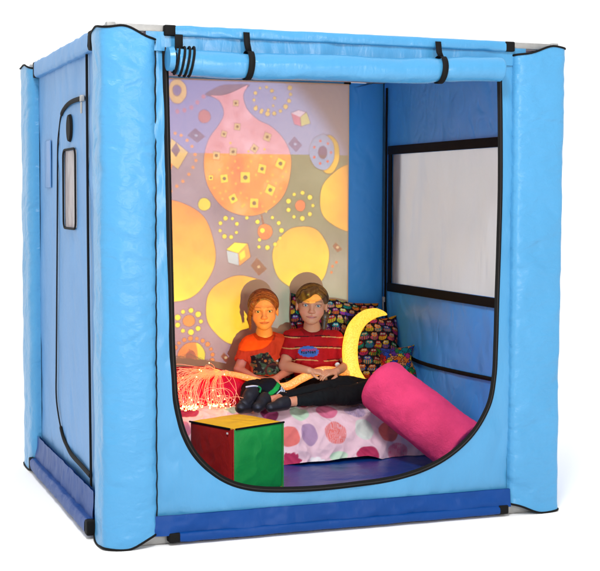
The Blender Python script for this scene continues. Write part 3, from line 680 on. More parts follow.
# hollows where the children sit
for hx_,hy_,hd,hr in ((1.19,1.60,.03,.17),(1.48,1.56,.035,.17)): Z-=hd*np.exp(-((X-hx_)**2+(Y-hy_)**2)/hr**2)
e0=sstep(.13,.10,X); Z=Z*(1-e0)+.06*e0
colr=np.broadcast_to(lin((240,206,220)),X.shape+(3,)).copy(); colr*= (1+.05*fbm(X*20,SS*20,0,3,2))[...,None]
DC=dict(coral=(232,122,118),purple=(178,146,184),mint=(214,224,218),green=(198,226,202),crimson=(186,52,96),pink=(230,122,158),plum=(158,62,106),mauve=(200,130,165),lilac=(178,156,194),white=(238,236,240))
DOTS=[(1.147,.768,.052,.051,'coral'),(1.255,.76,.046,.058,'purple'),(1.401,.759,.059,.060,'coral_s'),(1.563,.748,.054,.060,'mint'),(1.7,.767,.054,.058,'coral'),(1.405,.885,.050,.03,'green'),(1.559,.885,.059,.045,'crimson'),(1.738,.878,.059,.046,'pink_s'),(1.23,.635,.05,.05,'green'),(1.384,.63,.058,.045,'pink'),(1.545,.62,.06,.05,'lilac_s'),(1.068,.63,.052,.05,'plum'),(1.28,.53,.05,.045,'plum'),(.66,.56,.06,.06,'plum'),(.60,.69,.05,.055,'mauve'),(.50,.76,.05,.05,'lilac_s'),(1.151,.888,.042,.04,'crimson_f'),(1.284,.90,.036,.022,'white_f'),(.88,.56,.05,.05,'green'),(.77,.45,.055,.05,'pink'),
 (.40,.56,.055,.055,'coral_s'),(.34,.70,.05,.05,'mint'),(.98,.86,.055,.05,'pink_s'),(.85,.72,.055,.055,'purple'),(.72,.85,.055,.05,'coral'),(.5,.9,.05,.04,'crimson'),(1.84,.62,.055,.055,'coral'),(1.86,.80,.05,.05,'purple'),(1.70,.5,.055,.05,'green'),(1.8,.35,.055,.055,'plum'),(1.0,.45,.055,.05,'coral_s'),(.5,.42,.055,.055,'crimson')]
for dx,ds,rx,ry,cn in DOTS:
    a=np.hypot((X-dx)/rx,(SS-ds)/ry); wob=1+.03*np.sin(5*np.arctan2(SS-ds,X-dx)+dx*20); sfx=cn[-2:] ; base_=DC[cn.split('_')[0]]
    if sfx=='_f':
        th=np.arctan2((SS-ds)/ry,(X-dx)/rx); wob=.8+.3*np.abs(np.sin(2.5*th+dx))+.25*vnoise(X*90,SS*90,0,5)
    al=np.clip((wob-a)*min(rx,ry)/.004+.5,0,1)
    if sfx=='_s': al=al*(.55+.45*(np.sin(X*2*np.pi/.009+3*vnoise(X*40,SS*40,0,6))>-.3)*(vnoise(X*60,SS*60,0,3)>-.55))
    colr=colr*(1-al[...,None])+lin(base_)*al[...,None]
V=np.stack([X,Y,Z],-1)
dv=mesh('duvet',V.reshape(-1,3),gridfaces(nx,ns,flip=True),M['paint'],None,col=colr.reshape(-1,3))
# close the sides down to the mat
tag(dv,'crumpled pink duvet with large coloured polka dots spread over the mattress','duvet')

# ------------------------------------------------------------------ soft cube
CB=thing('soft_cube','soft play cube with yellow top, green front and red side beside the pink duvet','soft cube',(.73,.63,.052))
ang=math.radians(23.5); ex=np.array([math.cos(ang),math.sin(ang),0]); ey=np.array([-math.sin(ang),math.cos(ang),0]); ez=np.array([0,0,1.]); a_=.302; o_=np.array([.650,.437,.060])
ctr=o_+ (ex+ey+ez)*a_/2
def face(u,v,nn,m,lab):
    g=np.linspace(-1,1,60); A,B=np.meshgrid(g,g,indexing='ij'); puff=.010*(1-A**4)*(1-B**4)+.0022*ridge(A*2+B,B*2-A,nn[0]*3+7,90)*(1-A**8)*(1-B**8)
    h=a_/2*(1-.006); rnd=.004*(np.maximum(np.abs(A),np.abs(B))**30)
    P=ctr+(A*h)[...,None]*u+(B*h)[...,None]*v+((a_/2)+puff-rnd)[...,None]*nn
    P2=ctr+(A*h)[...,None]*u+(B*h)[...,None]*v+((a_/2)-.012)*nn
    mesh('cover_panel',np.concatenate([P.reshape(-1,3),P2.reshape(-1,3)]),np.concatenate([gridfaces(60,60),gridfaces(60,60,off=3600,flip=True)]),m,CB,label=lab)
face(ex,ez,-ey,M['green'],'green front panel'); face(-ey,ez,-ex,M['red'],'red side panel'); face(ex,ey,ez,M['yellow'],'yellow top panel'); face(ey,ez,ex,M['yellow'],'yellow side panel'); face(-ex,ez,ey,M['red'],'red back panel')
q=MB(); hh=a_/2
def cor(s,t,r=1): return ctr+ex*s*hh*1.0+ey*t*hh*1.0+ez*r*hh
def seam(p,q_,r,nn=14): return [p+(q_-p)*k/nn for k in range(nn+1)]
q.tube(seam(cor(-.92,-1.02,.985),cor(1.02,-1.02,.985),.0),.0045,8); q.tube(seam(cor(-1.02,1.0,.985),cor(-1.02,-.86,.985),.0),.0045,8)
q.build('zip',M['black'],CB)
q=MB(); q.tube(seam(cor(-1,-1,1),cor(-1,-1,-1),0),.0035,8); q.build('seam',M['red'],CB)
q=MB(); q.tube(seam(cor(1,-1,1),cor(1,-1,-1),0),.0035,8); q.build('seam',M['green'],CB)
lb=ctr+ex*(-hh-.0135)+ey*(-.82*hh)+ez*(.86*hh); q=MB(); q.add([lb+ey*sy*.005+ez*sz*.004 -ex*0 for sy,sz in ((-1,-1),(1,-1),(1,1),(-1,1))]+[lb+ex*.002+ey*sy*.005+ez*sz*.004 for sy,sz in ((-1,-1),(1,-1),(1,1),(-1,1))],[(0,1,2,3),(7,6,5,4),(0,4,5,1),(1,5,6,2),(2,6,7,3),(3,7,4,0)]); q.build('care_label',M['white'],CB,False)

# ------------------------------------------------------------------ bolster
pA=np.array([1.618,.995,.436]); pB=np.array([1.880,.62,.170]); ax=(pB-pA); LB=np.linalg.norm(ax); ax/=LB; up_=np.array([0,0,1.])-ax*ax[2]; up_/=np.linalg.norm(up_); sd_=np.cross(ax,up_)
n=150; t=np.linspace(0,1,n); R_=.139
th=np.linspace(0,np.pi/2,26); 
prof=[(-.055*math.cos(a)-.0,R_*(.04+.96*math.sin(a)**.62)) for a in th]+[(x,R_) for x in np.linspace(.006,LB-.006,110)]+[(LB+.012*math.sin(a),R_*(math.cos(a)**.35 if a<1.56 else .02)) for a in th[1:]]
prof=np.array(prof); prof[0,1]=.001; prof[-1,1]=.001
A=np.linspace(0,2*np.pi,120,endpoint=False); Sx=np.broadcast_to(prof[:,0][:,None],(len(prof),120)); Rr=prof[:,1][:,None]*np.ones((1,120)); AA=np.broadcast_to(A[None],Sx.shape)
cxn,czn=np.cos(AA),np.sin(AA)
Rr=Rr*(1+.018*fbm(Sx*14,cxn*2,czn*2,3,91)+.012*ridge(Sx*30,cxn*3,czn*3,92)*.6)
V=pA+Sx[...,None]*ax+(Rr*cxn)[...,None]*sd_+(Rr*czn)[...,None]*up_
bo=mesh('bolster',V.reshape(-1,3),gridfaces(len(prof),120,wrapm=True,flip=True),M['plush'],None); tag(bo,'bright pink fluffy bolster leaning from the duvet down to the blue floor mat','bolster')

# ------------------------------------------------------------------ cushions
PAL=np.array([lin(c) for c in [(225,40,40),(240,120,30),(110,50,150),(20,140,150),(245,205,50),(215,50,130),(40,140,60),(40,80,190),(150,30,60),(250,160,90)]])
def cats(u,v):
    cw,chh=.050,.046; u=u+.006*vnoise(u*22,v*22,0,71); v=v+.007*vnoise(u*20,v*20,3,72); row=np.floor(v/chh); uu=u/cw+.5*(row%2); cell=np.floor(uu); a=(uu-cell)*2-1; b=(v/chh-row)*2-1
    def pick(s):
        return PAL[(_h(cell.astype(np.int64),row.astype(np.int64),np.full(u.shape,s,np.int64),3)*len(PAL)).astype(int)]
    col=np.broadcast_to(lin((22,16,40)),u.shape+(3,)).copy()
    def put(mask,c):
        nonlocal col; col=np.where(mask[...,None],c,col)
    r1,r2,r3=pick(1),pick(2),pick(3)
    put((np.abs(np.hypot((a-.62)/.3,(b+.25)/.55)-.85)<.16)&(a>.5),r1)
    body=(a/.86)**2+((b+.45)/.58)**2<1; put(body,r1); put(body&(np.sin(a*16)>.35),r2)
    put((np.abs(a+.0)*1.0<.62)&(np.abs(np.abs(a)-.38)+(b-.62)*.55<.17)&(b>.5),r3)
    put((a/.70)**2+((b-.30)/.46)**2<1,r3)
    for s in (-1,1):
        put(np.hypot(a-s*.25,(b-.42)*1.0)<.20,lin((235,235,225))); put(np.hypot(a-s*.22,(b-.38))<.09,lin((20,90,60)))
    put(np.hypot(a,(b-.14)*1.6)<.16,lin((220,40,50)))
    return col*(.62+.2*vnoise(u*60,v*60,0,7))[...,None]
def jig(u,v):
    c=.032; U_=(u*.85-v*.52)/c;V2=(u*.52+v*.85)/c
    U_=U_+.22*vnoise(U_*.9,V2*.9,0,4);V2=V2+.22*vnoise(U_*.9,V2*.9,5,4)
    iu=np.floor(U_).astype(np.int64);iv=np.floor(V2).astype(np.int64); a=U_-iu;b=V2-iv; ou,ov=iu.copy(),iv.copy(); edge=np.minimum.reduce([a,1-a,b,1-b])
    E=edge.copy()
    for du,dv,da,db in ((1,0,1,.5),(-1,0,0,.5),(0,1,.5,1),(0,-1,.5,0)):
        # knob on the shared edge, owned by one of the two pieces
        ki=np.where(du==1,iu+1,iu) if du else iu; kj=np.where(dv==1,iv+1,iv) if dv else iv
        own=_h(ki,kj,np.full(u.shape,5 if du else 6,np.int64),2)>.5  # True: lower piece's knob pokes up
        kc=.17; off=.13
        cx_=da+(np.where(own,off,-off) if du else 0); cy_=db+(np.where(own,off,-off) if dv else 0)
        d=np.hypot(a-cx_,b-cy_)-kc
        low=(du==1 or dv==1)   # this cell is the lower piece for +1 edges
        ins=d<0
        other=ins&(~own if low else own)
        ou=np.where(other,iu+du,ou); ov=np.where(other,iv+dv,ov)
        E=np.where(ins,np.abs(d),np.minimum(E,np.abs(d)))
    col=PAL[(_h(ou,ov,np.full(u.shape,9,np.int64),8)*len(PAL)).astype(int)]
    return np.where((E<.05)[...,None],lin((25,20,35)),col*.62)
def pillow(name,c,u,v,hw,hh_,t,pat,seed,pinch=.07,sag=0):
    c=np.array(c,float);u=np.array(u,float);u/=np.linalg.norm(u);v=np.array(v,float);v-=u*(v@u);v/=np.linalg.norm(v);nn=np.cross(u,v)
    k=max(60,int(hw*2/.0022)); l=max(60,int(hh_*2/.0022)); A,B=np.meshgrid(np.linspace(-1,1,k),np.linspace(-1,1,l),indexing='ij')
    X_=hw*A*(1-pinch*(1-B**2)*np.abs(A)**2)+.01*vnoise(A*2,B*2,seed,5); Y_=hh_*B*(1-pinch*(1-A**2)*np.abs(B)**2)+.012*vnoise(A*2,B*2,seed,6)-sag*(1-A**2)*(B>0)*B
    th_=t*np.sqrt(np.clip((1-np.abs(A)**2.6)*(1-np.abs(B)**2.6),0,1)); ds=1+.0*A
    wr=.004*ridge(A*3+B,B*3,seed,7)*np.clip(th_/t*2,0,1)
    F_=c+X_[...,None]*u+Y_[...,None]*v+(th_+wr)[...,None]*nn; B_=c+X_[...,None]*u+Y_[...,None]*v-(th_*.8)[...,None]*nn
    col=pat(A*hw+seed*.013,B*hh_+.01); 
    return mesh(name,np.concatenate([F_.reshape(-1,3),B_.reshape(-1,3)]),np.concatenate([gridfaces(k,l),gridfaces(k,l,off=k*l,flip=True)]),M['paint'],None,col=np.concatenate([col.reshape(-1,3)]*2))
tag(pillow('cushion',(1.64,1.735,.60),(1,-.04,-.10),(-.0,.18,1),.262,.235,.055,cats,1),'long cat print cushion standing upright behind the child in the striped shirt','cushion','cat print cushions')
tag(pillow('cushion',(1.815,1.60,.555),(1,-.30,-.04),(.05,.35,1),.145,.195,.06,cats,4),'square cat print cushion inside the curve of the glowing tube','cushion','cat print cushions')
tag(pillow('cushion',(1.868,1.38,.50),(1,-.22,.03),(-.18,.50,1),.108,.104,.05,jig,2,.22),'small cushion with a multicoloured jigsaw puzzle pattern beside the blue side panel','cushion')
# red bean cushion under the glowing fibres
A,B=np.meshgrid(np.linspace(0,2*np.pi,160,endpoint=False),np.linspace(-np.pi/2,np.pi/2,80),indexing='ij')
cb,sb=np.cos(B),np.sin(B); ssb=np.sign(sb)*np.abs(sb)**.8
bump_=1+.05*fbm(np.cos(A)*cb*2.5,np.sin(A)*cb*2.5,sb*2.5,3,95)
V=np.stack([.76+.30*bump_*cb*np.cos(A),1.50+.22*bump_*cb*np.sin(A),.385+.125*bump_*ssb-.03*((np.cos(A)*cb)>.3)*(np.cos(A)*cb-.3)],-1)
rc_=mesh('floor_cushion',V.reshape(-1,3),gridfaces(160,80,wrapn=True,flip=False),M['redplush'],None); tag(rc_,'plump plain red cushion lying under the spray of glowing fibres','floor cushion')

# ------------------------------------------------------------------ fibre optic light
FO=thing('fibre_optic_light','glowing orange fibre optic tube arching by the cushions, ending in a lit spray','fibre light',(1.2,1.4,.42))
def glow(name,c1,c2,st,scale):
    m=bpy.data.materials.new(name); m.use_nodes=True; N=m.node_tree.nodes; L=m.node_tree.links; b=N['Principled BSDF']; b.inputs['Roughness'].default_value=.35
    b.inputs['Base Color'].default_value=(.5,.3,.1,1)
    tc=N.new('ShaderNodeTexCoord'); vo=N.new('ShaderNodeTexVoronoi'); vo.inputs['Scale'].default_value=scale; L.new(tc.outputs['Object'],vo.inputs['Vector'])
    rp=N.new('ShaderNodeValToRGB'); rp.color_ramp.elements[0].position=.0; rp.color_ramp.elements[0].color=(*c1,1); rp.color_ramp.elements[1].position=.75; rp.color_ramp.elements[1].color=(*c2,1)
    L.new(vo.outputs['Distance'],rp.inputs[0]); L.new(rp.outputs[0],b.inputs['Emission Color']); b.inputs['Emission Strength'].default_value=st; 
    bp=N.new('ShaderNodeBump'); bp.inputs['Distance'].default_value=.004; L.new(vo.outputs['Distance'],bp.inputs['Height']); L.new(bp.outputs[0],b.inputs['Normal']); return m
gA=glow('glow_yellow',(1.0,.70,.07),(1,.44,.02),G_ARCH,130); gL=glow('glow_orange',(1,.42,.06),(.85,.16,.015),G_LAP,110)
ARC=crom([(1.907, 1.6, 0.743), (1.866, 1.59, 0.753), (1.809, 1.57, 0.754), (1.737, 1.54, 0.731), (1.673, 1.5, 0.682), (1.633, 1.46, 0.612), (1.618, 1.43, 0.535), (1.625, 1.4, 0.452), (1.666, 1.36, 0.369)],12)
q=MB(); n=len(ARC); rr_=np.interp(np.linspace(0,1,n),[0,.08,.18,.32,.5,.8,1],[.003,.013,.024,.035,.041,.042,.042]); q.tube(ARC,rr_,20); q.build('glowing_tube',gA,FO,label='bright yellow arch of the tube')
LAP=crom([(1.735,1.44,.385),(1.69,1.44,.40),(1.62,1.40,.445),(1.553,1.39,.462),(1.45,1.36,.480),(1.38,1.36,.468),(1.311,1.37,.438),(1.24,1.37,.405),(1.17,1.39,.405),(1.09,1.42,.432),(1.0,1.42,.462),(.93,1.39,.480),(.89,1.37,.483)],12)
n=len(LAP); q=MB(); q.tube(LAP,np.interp(np.linspace(0,1,n),[0,.2,.55,.8,1],[.026,.023,.022,.016,.011]),16); q.build('glowing_tube',gL,FO,label='orange length of the tube across the laps')
fm=bpy.data.materials.new('fibre'); fm.use_nodes=True; b=fm.node_tree.nodes['Principled BSDF']; b.inputs['Base Color'].default_value=(.9,.3,.15,1); b.inputs['Emission Color'].default_value=(1,.30,.12,1); b.inputs['Emission Strength'].default_value=.8; b.inputs['Roughness'].default_value=.2
tm=bpy.data.materials.new('fibre_tip'); tm.use_nodes=True; b=tm.node_tree.nodes['Principled BSDF']; b.inputs['Emission Color'].default_value=(1,.52,.10,1); b.inputs['Emission Strength'].default_value=12
q=MB(); q2=MB(); R2_=np.random.RandomState(12)
def bez(P0,P1,P2,P3,n=26):
    t=np.linspace(0,1,n)[:,None]; return (1-t)**3*P0+3*t*(1-t)**2*P1+3*t*t*(1-t)*P2+t**3*P3
def zsurf(x,y): return np.maximum(.343,.385+.128*np.sqrt(np.clip(1-((x-.76)/.31)**2-((y-1.50)/.23)**2,0,1)))*(((x-.76)/.31)**2+((y-1.5)/.23)**2<1)+.343*(((x-.76)/.31)**2+((y-1.5)/.23)**2>=1)
for b_ in range(38):
    s0=R2_.randint(len(LAP)-14,len(LAP)); A0=LAP[s0]; kind_=R2_.rand()
    L0=R2_.uniform(.06,.40); fw=R2_.uniform(.05,.28); e0=np.array([A0[0]-L0,A0[1]-fw,0]); hh_=R2_.uniform(.01,.06); nk=R2_.randint(2,6); lift=R2_.uniform(.03,.16)
    for k in range(nk):
        p0=A0+R2_.normal(0,.006,3); e=e0+np.array([R2_.normal(0,.03),R2_.normal(0,.02),0]); e[0]=max(.50,e[0]); e[1]=max(1.11,e[1]); e[2]=zsurf(e[0],e[1])+.004
        m1=p0+np.array([-(.5+.5*kind_)*L0,-.03*kind_,hh_+R2_.normal(0,.01)]); m2=e+np.array([R2_.normal(-.06*(kind_>.5),.04),R2_.normal(-.01,.02),lift+R2_.normal(0,.02)])
        P=bez(p0,m1,m2,e,30)
        if kind_<.45:   # strands that curl back on themselves once they reach the bedding
            rr0=R2_.uniform(.025,.07); t_=np.linspace(0,R2_.uniform(2.5,5.5),26); zz0=R2_.uniform(.3,1.0)
            C_=e+np.stack([rr0*np.sin(t_),-.02*(1-np.cos(t_)),zz0*rr0*(1-np.cos(t_))],1); P=np.concatenate([P,C_[1:]])
        P[:,2]=np.maximum(P[:,2],zsurf(P[:,0],P[:,1])+.002); P[:,1]=np.maximum(P[:,1],1.10)
        q.tube(P,.0009,5)
        if R2_.rand()<.6: q2.tube([P[-1]-np.array([0,0,.003]),P[-1],P[-1]+np.array([0,0,.003])],[.0014,.0026,.0014],6)
for k in range(60):
    c_=np.array([R2_.uniform(.60,.86),R2_.uniform(1.12,1.19),.345+R2_.rand()*.015]); q2.tube([c_,c_+[0,0,.003],c_+[0,0,.006]],[.0014,.0026,.0014],6)
o=q.build('fibre_strand',fm,FO); o['kind']='stuff'
o=q2.build('fibre_tip',tm,FO); o['kind']='stuff'
# ------------------------------------------------------------------ people (signed-distance bodies turned into one continuous surface)
class SDF:
    def __init__(s,lo,hi,h):
        s.lo=np.array(lo,float); s.h=h; s.n=np.ceil((np.array(hi)-s.lo)/h).astype(int)+1; s.a=np.full(s.n,.06,np.float32)
        s.ax=[s.lo[i]+h*np.arange(s.n[i]) for i in range(3)]
    def win(s,lo,hi,m):
        i0=np.clip(((np.array(lo)-m-s.lo)/s.h).astype(int),0,s.n); i1=np.clip(((np.array(hi)+m-s.lo)/s.h).astype(int)+2,0,s.n)
        sl=tuple(slice(i0[k],i1[k]) for k in range(3)); g=np.meshgrid(*[s.ax[k][sl[k]] for k in range(3)],indexing='ij',sparse=True); return sl,g
    def merge(s,sl,d,k,sub=False):
        a=s.a[sl]; d=d.astype(np.float32)
        if sub:
            d=-d
            if k: hh=np.maximum(k-np.abs(a-d),0)/k; s.a[sl]=np.maximum(a,d)+hh*hh*k*.25
            else: s.a[sl]=np.maximum(a,d)
        else:
            if k: hh=np.maximum(k-np.abs(a-d),0)/k; s.a[sl]=np.minimum(a,d)-hh*hh*k*.25
            else: s.a[sl]=np.minimum(a,d)
    def rc(s,a,b,ra,rb,k=.01,sub=False):
        a=np.array(a,float);b=np.array(b,float); r=max(ra,rb); sl,g=s.win(np.minimum(a,b)-r,np.maximum(a,b)+r,.03)
        ba=b-a; l=ba@ba+1e-12; q=[g[i]-a[i] for i in range(3)]; t=np.clip((q[0]*ba[0]+q[1]*ba[1]+q[2]*ba[2])/l,0,1)
        d=np.sqrt(sum((q[i]-t*ba[i])**2 for i in range(3)))-(ra+(rb-ra)*t); s.merge(sl,d,k,sub)
    def ell(s,c,r,R=None,k=.01,sub=False,off=0):
        c=np.array(c,float); r=np.array(r,float)+off; R=np.eye(3) if R is None else R; m=r.max(); sl,g=s.win(c-m,c+m,.03)
        q=[g[i]-c[i] for i in range(3)]; l=[sum(q[i]*R[i,j] for i in range(3)) for j in range(3)]
        k0=np.sqrt(sum((l[j]/r[j])**2 for j in range(3)))+1e-9; k1=np.sqrt(sum((l[j]/r[j]**2)**2 for j in range(3)))+1e-9
        s.merge(sl,k0*(k0-1)/k1,k,sub)
    def noise(s,amp,sc,seed):
        m=np.abs(s.a)<.02; I=np.argwhere(m); p=s.lo+I*s.h
        s.a[m]+= (amp*ridge(p[:,0]*sc,p[:,1]*sc,p[:,2]*sc*.8,seed)+amp*.5*ridge(p[:,0]*sc*2.3,p[:,1]*sc*2.3,p[:,2]*sc*2,seed+1)).astype(np.float32)
    def out(s):
        a=s.a.copy()
        for k in range(3):
            i=[slice(None)]*3; i[k]=0; a[tuple(i)]=.05; i[k]=-1; a[tuple(i)]=.05
        g=vdb.FloatGrid(.06); g.copyFromArray(a); P,Q=g.convertToQuads(isovalue=0.0)
        P=P.astype(float)*s.h+s.lo; Q=Q.astype(np.int64)
        # light smoothing, then consistent outward winding
        v=P[Q]; vol=np.sum(np.einsum('ij,ij->i',v[:,0],np.cross(v[:,1],v[:,2])))+np.sum(np.einsum('ij,ij->i',v[:,0],np.cross(v[:,2],v[:,3])))
        if vol<0: Q=Q[:,::-1]
        return P,Q
def head_frame(yaw,pitch=0,roll=0):
    R=(Matrix.Rotation(yaw,3,'Z')@Matrix.Rotation(pitch,3,'X')@Matrix.Rotation(roll,3,'Y'))
    # local x: viewer right, y: out of the face, z: up ; base face direction is -Y world
    B=Matrix(((1,0,0),(0,-1,0),(0,0,1))); return np.array(R@B)
def add_head(S,c,R,s,neck,k=1,child=0):
    T=lambda x,y,z: c+R@(np.array([x,y,z])*s)
    sm=float(np.mean(s))
    E=lambda p,r,kk=.02,sub=False,off=0: S.ell(T(*p),np.array(r)*s,R,kk*sm,sub,off)
    C=lambda p,q,ra,rb,kk=.008,sub=False: S.rc(T(*p),T(*q),ra*sm,rb*sm,kk*sm,sub)
    E((0,-.014,.026),(.069,.084,.078),.0)
    E((0,.018,-.022),(.057,.064,.074),.03)
    E((0,.040,-.070),(.036,.038,.032),.03)
    E((0,.060,-.086),(.017,.018,.014),.02)
    for x in (-1,1):
        E((x*.034,.050,-.036),(.023,.022,.022),.02)
        E((x*.030,.090,.004),(.017,.016,.011),.016,True)
        E((x*.0715,-.010,-.012),(.007,.017,.028),.010); E((x*.078,-.003,-.010),(.004,.009,.016),.004,True)
        C((x*.012,.076,.020),(x*.043,.062,.021),.006,.005,.014)
        E((x*.0105,.0885,-.033),(.0068,.0075,.0058),.006)
        # eyelids
        E((x*.030,.0645,.0030),(.0155,.0138,.0112),.004)
        E((x*.030,.0795,.0018),(.0122,.0085,.0062),.0015,True)
    C((0,.076,.012),(0,.092,-.026),.0062,.0085,.014); E((0,.0945,-.030),(.0088,.0078,.0075),.008)
    for x in (-1,1): E((x*.0048,.0945,-.0375),(.0022,.003,.0022),.001,True)
    E((0,.0765,-.0575),(.0240,.0088,.0042),.006); E((0,.0760,-.0665),(.0190,.0085,.0050),.006); E((0,.090,-.0620),(.018,.006,.0011),.002,True)
    E((0,.083,-.050),(.0025,.005,.004),.004,True)
    S.rc(T(0,-.012,-.050),neck,.036*sm,.040*sm,.018)
def paint_head(P,c,R,s,base,lip,brow,freckle=.3,lash=(60,35,25)):
    q=((P-c)@R)/s; x,y,z=q[:,0],q[:,1],q[:,2]; ax=np.abs(x)
    col=np.tile(lin(base),(len(P),1)); front=(y>.03)&(np.abs(z)<.13)&(ax<.1)
    def put(m,c2):
        nonlocal col; m=np.clip(m,0,1)*front; col=col*(1-m[:,None])+lin(c2)*m[:,None]
    put(.45*np.exp(-(((ax-.037)/.018)**2+((z+.036)/.017)**2)),(222,105,85))
    put(.35*np.exp(-((x/.012)**2+((z+.032)/.012)**2)),(215,110,90))
    put(freckle*(vnoise(P[:,0]*400,P[:,1]*400,P[:,2]*400,2)>.45)*np.exp(-((x/.045)**2+((z+.025)/.022)**2)),(175,100,65))
    lipm=sstep(1.25,.85,np.hypot(x/(.0240),(z+.0618-.004*(ax/.024)**2)/(.0078-.0035*(ax/.024)**2)))
    put(lipm*.85,lip); put(sstep(.0022,.0008,np.abs(z+.0622-.0035*(ax/.024)**2))*(ax<.0250)*.8,(90,30,28))
    arch=.0215+.004*np.cos((ax-.030)/.018*1.4); put(.75*sstep(.0034,.0012,np.abs(z-arch))*sstep(.051,.046,ax)*sstep(.011,.016,ax),brow)
    lid=.0092*np.sqrt(np.clip(1-((ax-.030)/.0145)**2,0,1)); 
    put(.9*sstep(.0024,.0008,np.abs(z-.0020-lid*.75))*(np.abs(ax-.030)<.0145),lash); put(.4*sstep(.002,.0006,np.abs(z-.0010+lid*.66))*(np.abs(ax-.030)<.013),lash)
    put(.25*np.exp(-(((ax-.030)/.016)**2+((z-.002)/.011)**2)),(150,85,70))
    return col
def eyes(c,R,s,parent,iris):
    for x in (-1,1):
        cc=c+R@(np.array([x*.030,.0640,.0018])*s); r=.0128*float(np.mean(s))
        A,B=np.meshgrid(np.linspace(0,2*np.pi,32,endpoint=False),np.linspace(-np.pi/2,np.pi/2,25),indexing='ij')
        L_=np.stack([np.cos(B)*np.cos(A),np.sin(B),np.cos(B)*np.sin(A)],-1).reshape(-1,3)
        L2=L_*np.array([1.05,1.02,.75])
        d=np.hypot(L2[:,0]-.0,L2[:,2]-.04); col=np.tile(lin((205,190,180)),(len(L_),1)); f=L_[:,1]>0
        col[(d<.50)&f]=lin(iris); col[(d<.24)&f]=lin((12,8,8)); hl=(np.hypot(L2[:,0]-.12,L2[:,2]-.18)<.10)&f; col[hl]=lin((245,240,235))  # iris, pupil and a small catchlight painted into the eye colour
        mesh('eye',cc+(L2*r)@R.T,gridfaces(32,25,wrapn=True),M['eye'],parent,col=col)
def hand(S,w,d,nrm,size,side,curl=.6,spread=.10):
    # w wrist point, d direction of the fingers, nrm back-of-hand normal, side +1/-1 where the thumb leaves
    w=np.array(w,float);d=np.array(d,float);d/=np.linalg.norm(d);nrm=np.array(nrm,float);nrm-=d*(nrm@d);nrm/=np.linalg.norm(nrm);a=np.cross(nrm,d)*side
    L=size
    for j in (-1.2,-.4,.4,1.2):
        S.rc(w+a*j*.006*L/.14,w+d*.068*L/.14*(1-.03*abs(j))+a*j*.0155*L/.14*1.0,.0105*L/.14,.0092*L/.14,.008)
    for j,(o,ln,ex_) in enumerate(((1.35,.052,.2),(.45,.060,.05),(-.45,.055,-.05),(-1.3,.043,-.2))):
        p=w+d*.066*L/.14+a*o*.0145*L/.14; dd=d*math.cos(.15)+a*ex_*spread*5*.2; r=.0074*L/.14; bend=0
        for sgm in range(3):
            bend+=curl*(.75,.85,.6)[sgm]; v=(dd/np.linalg.norm(dd))*math.cos(bend)-nrm*math.sin(bend); l2=ln*(.45,.31,.24)[sgm]*L/.14
            S.rc(p,p+v*l2,r,r*.9,.0015); p=p+v*l2; r*=.92
    p=w+d*.015+a*.014; v=(d*.55+a*.85-nrm*.15); v/=np.linalg.norm(v)
    S.rc(p,p+v*.032*L/.14,.0105*L/.14,.0082*L/.14,.006); p=p+v*.032*L/.14; v=d*.9+a*.25-nrm*.35; v/=np.linalg.norm(v); S.rc(p,p+v*.028*L/.14,.0080*L/.14,.0066*L/.14,.002)
def smooth_mesh(o,it=3,f=.5):
    md=o.modifiers.new('Smooth','SMOOTH'); md.iterations=it; md.factor=f
def hairmesh(name,S,parent,c,R,s,base,alt):
    P,Q=S.out(); q=((P-c)@R)/s
    an=np.arctan2(q[:,0],q[:,2]+.05); st=fbm(an*16+2*q[:,1],q[:,1]*9,q[:,2]*3,3,33); t=np.clip(.5+st*.6,0,1)[:,None]
    col=lin(base)*(1-t)+lin(alt)*t; o=mesh(name,P,Q,M['hair'],parent,col=col); smooth_mesh(o,7,.6); return o
def shade_mesh(name,S,parent,fn,m='jersey',it=4):
    P,Q=S.out(); o=mesh(name,P,Q,M[m],parent,col=fn(P)); smooth_mesh(o,it); return o
V3=lambda *a: np.array(a,float)

# ---- first child: red hair, orange shirt -------------------------------------------------
G=thing('person','smaller seated child with light red hair in an orange shirt printed with a dark picture','person',(1.19,1.60,.30))
hc=V3(1.168,1.545,.792); hR=head_frame(math.radians(-17),math.radians(4),math.radians(-2)); hs=np.array([1.03,.95,.95])
neck=V3(1.194,1.608,.664); chest=V3(1.196,1.622,.566); pel=V3(1.19,1.62,.385)
shL=V3(1.105,1.618,.610); shR=V3(1.290,1.602,.606); elL=V3(1.040,1.575,.475); elR=V3(1.325,1.56,.468); wrL=V3(1.085,1.455,.445); wrR=V3(1.205,1.44,.440)
kn1=V3(1.115,1.30,.405); kn2=V3(1.02,1.31,.405); an1=V3(1.165,1.235,.350); an2=V3(.955,1.20,.365)
S=SDF((.86,1.05,.28),(1.42,1.78,.93),.0026)
add_head(S,hc,hR,hs,neck)
S.rc(neck,chest,.036,.055,.03); S.rc(V3(1.13,1.62,.597),V3(1.265,1.61,.594),.040,.040,.03); S.rc(chest,pel,.070,.078,.04)
for sh,el,wr in ((shL,elL,wrL),(shR,elR,wrR)):
    S.rc(sh,el,.032,.025,.02); S.rc(el,wr,.0255,.017,.012)
hand(S,wrL,V3(.085,-.04,-.022),V3(.1,-.35,.9),.125,-1,.45); hand(S,wrR,V3(-.08,-.05,-.012),V3(-.1,-.35,.9),.125,1,.45)
for k_,a_2 in ((kn1,an1),(kn2,an2)): S.rc(V3(1.19,1.56,.37),k_,.055,.040,.03); S.rc(k_,a_2,.038,.024,.02)
P,Q=S.out(); body=mesh('body',P,Q,M['skin'],G,col=paint_head(P,hc,hR,hs,(222,134,98),(190,74,62),(150,85,50),.4)); smooth_mesh(body,2,.5)
eyes(hc,hR,hs,G,(40,26,18))
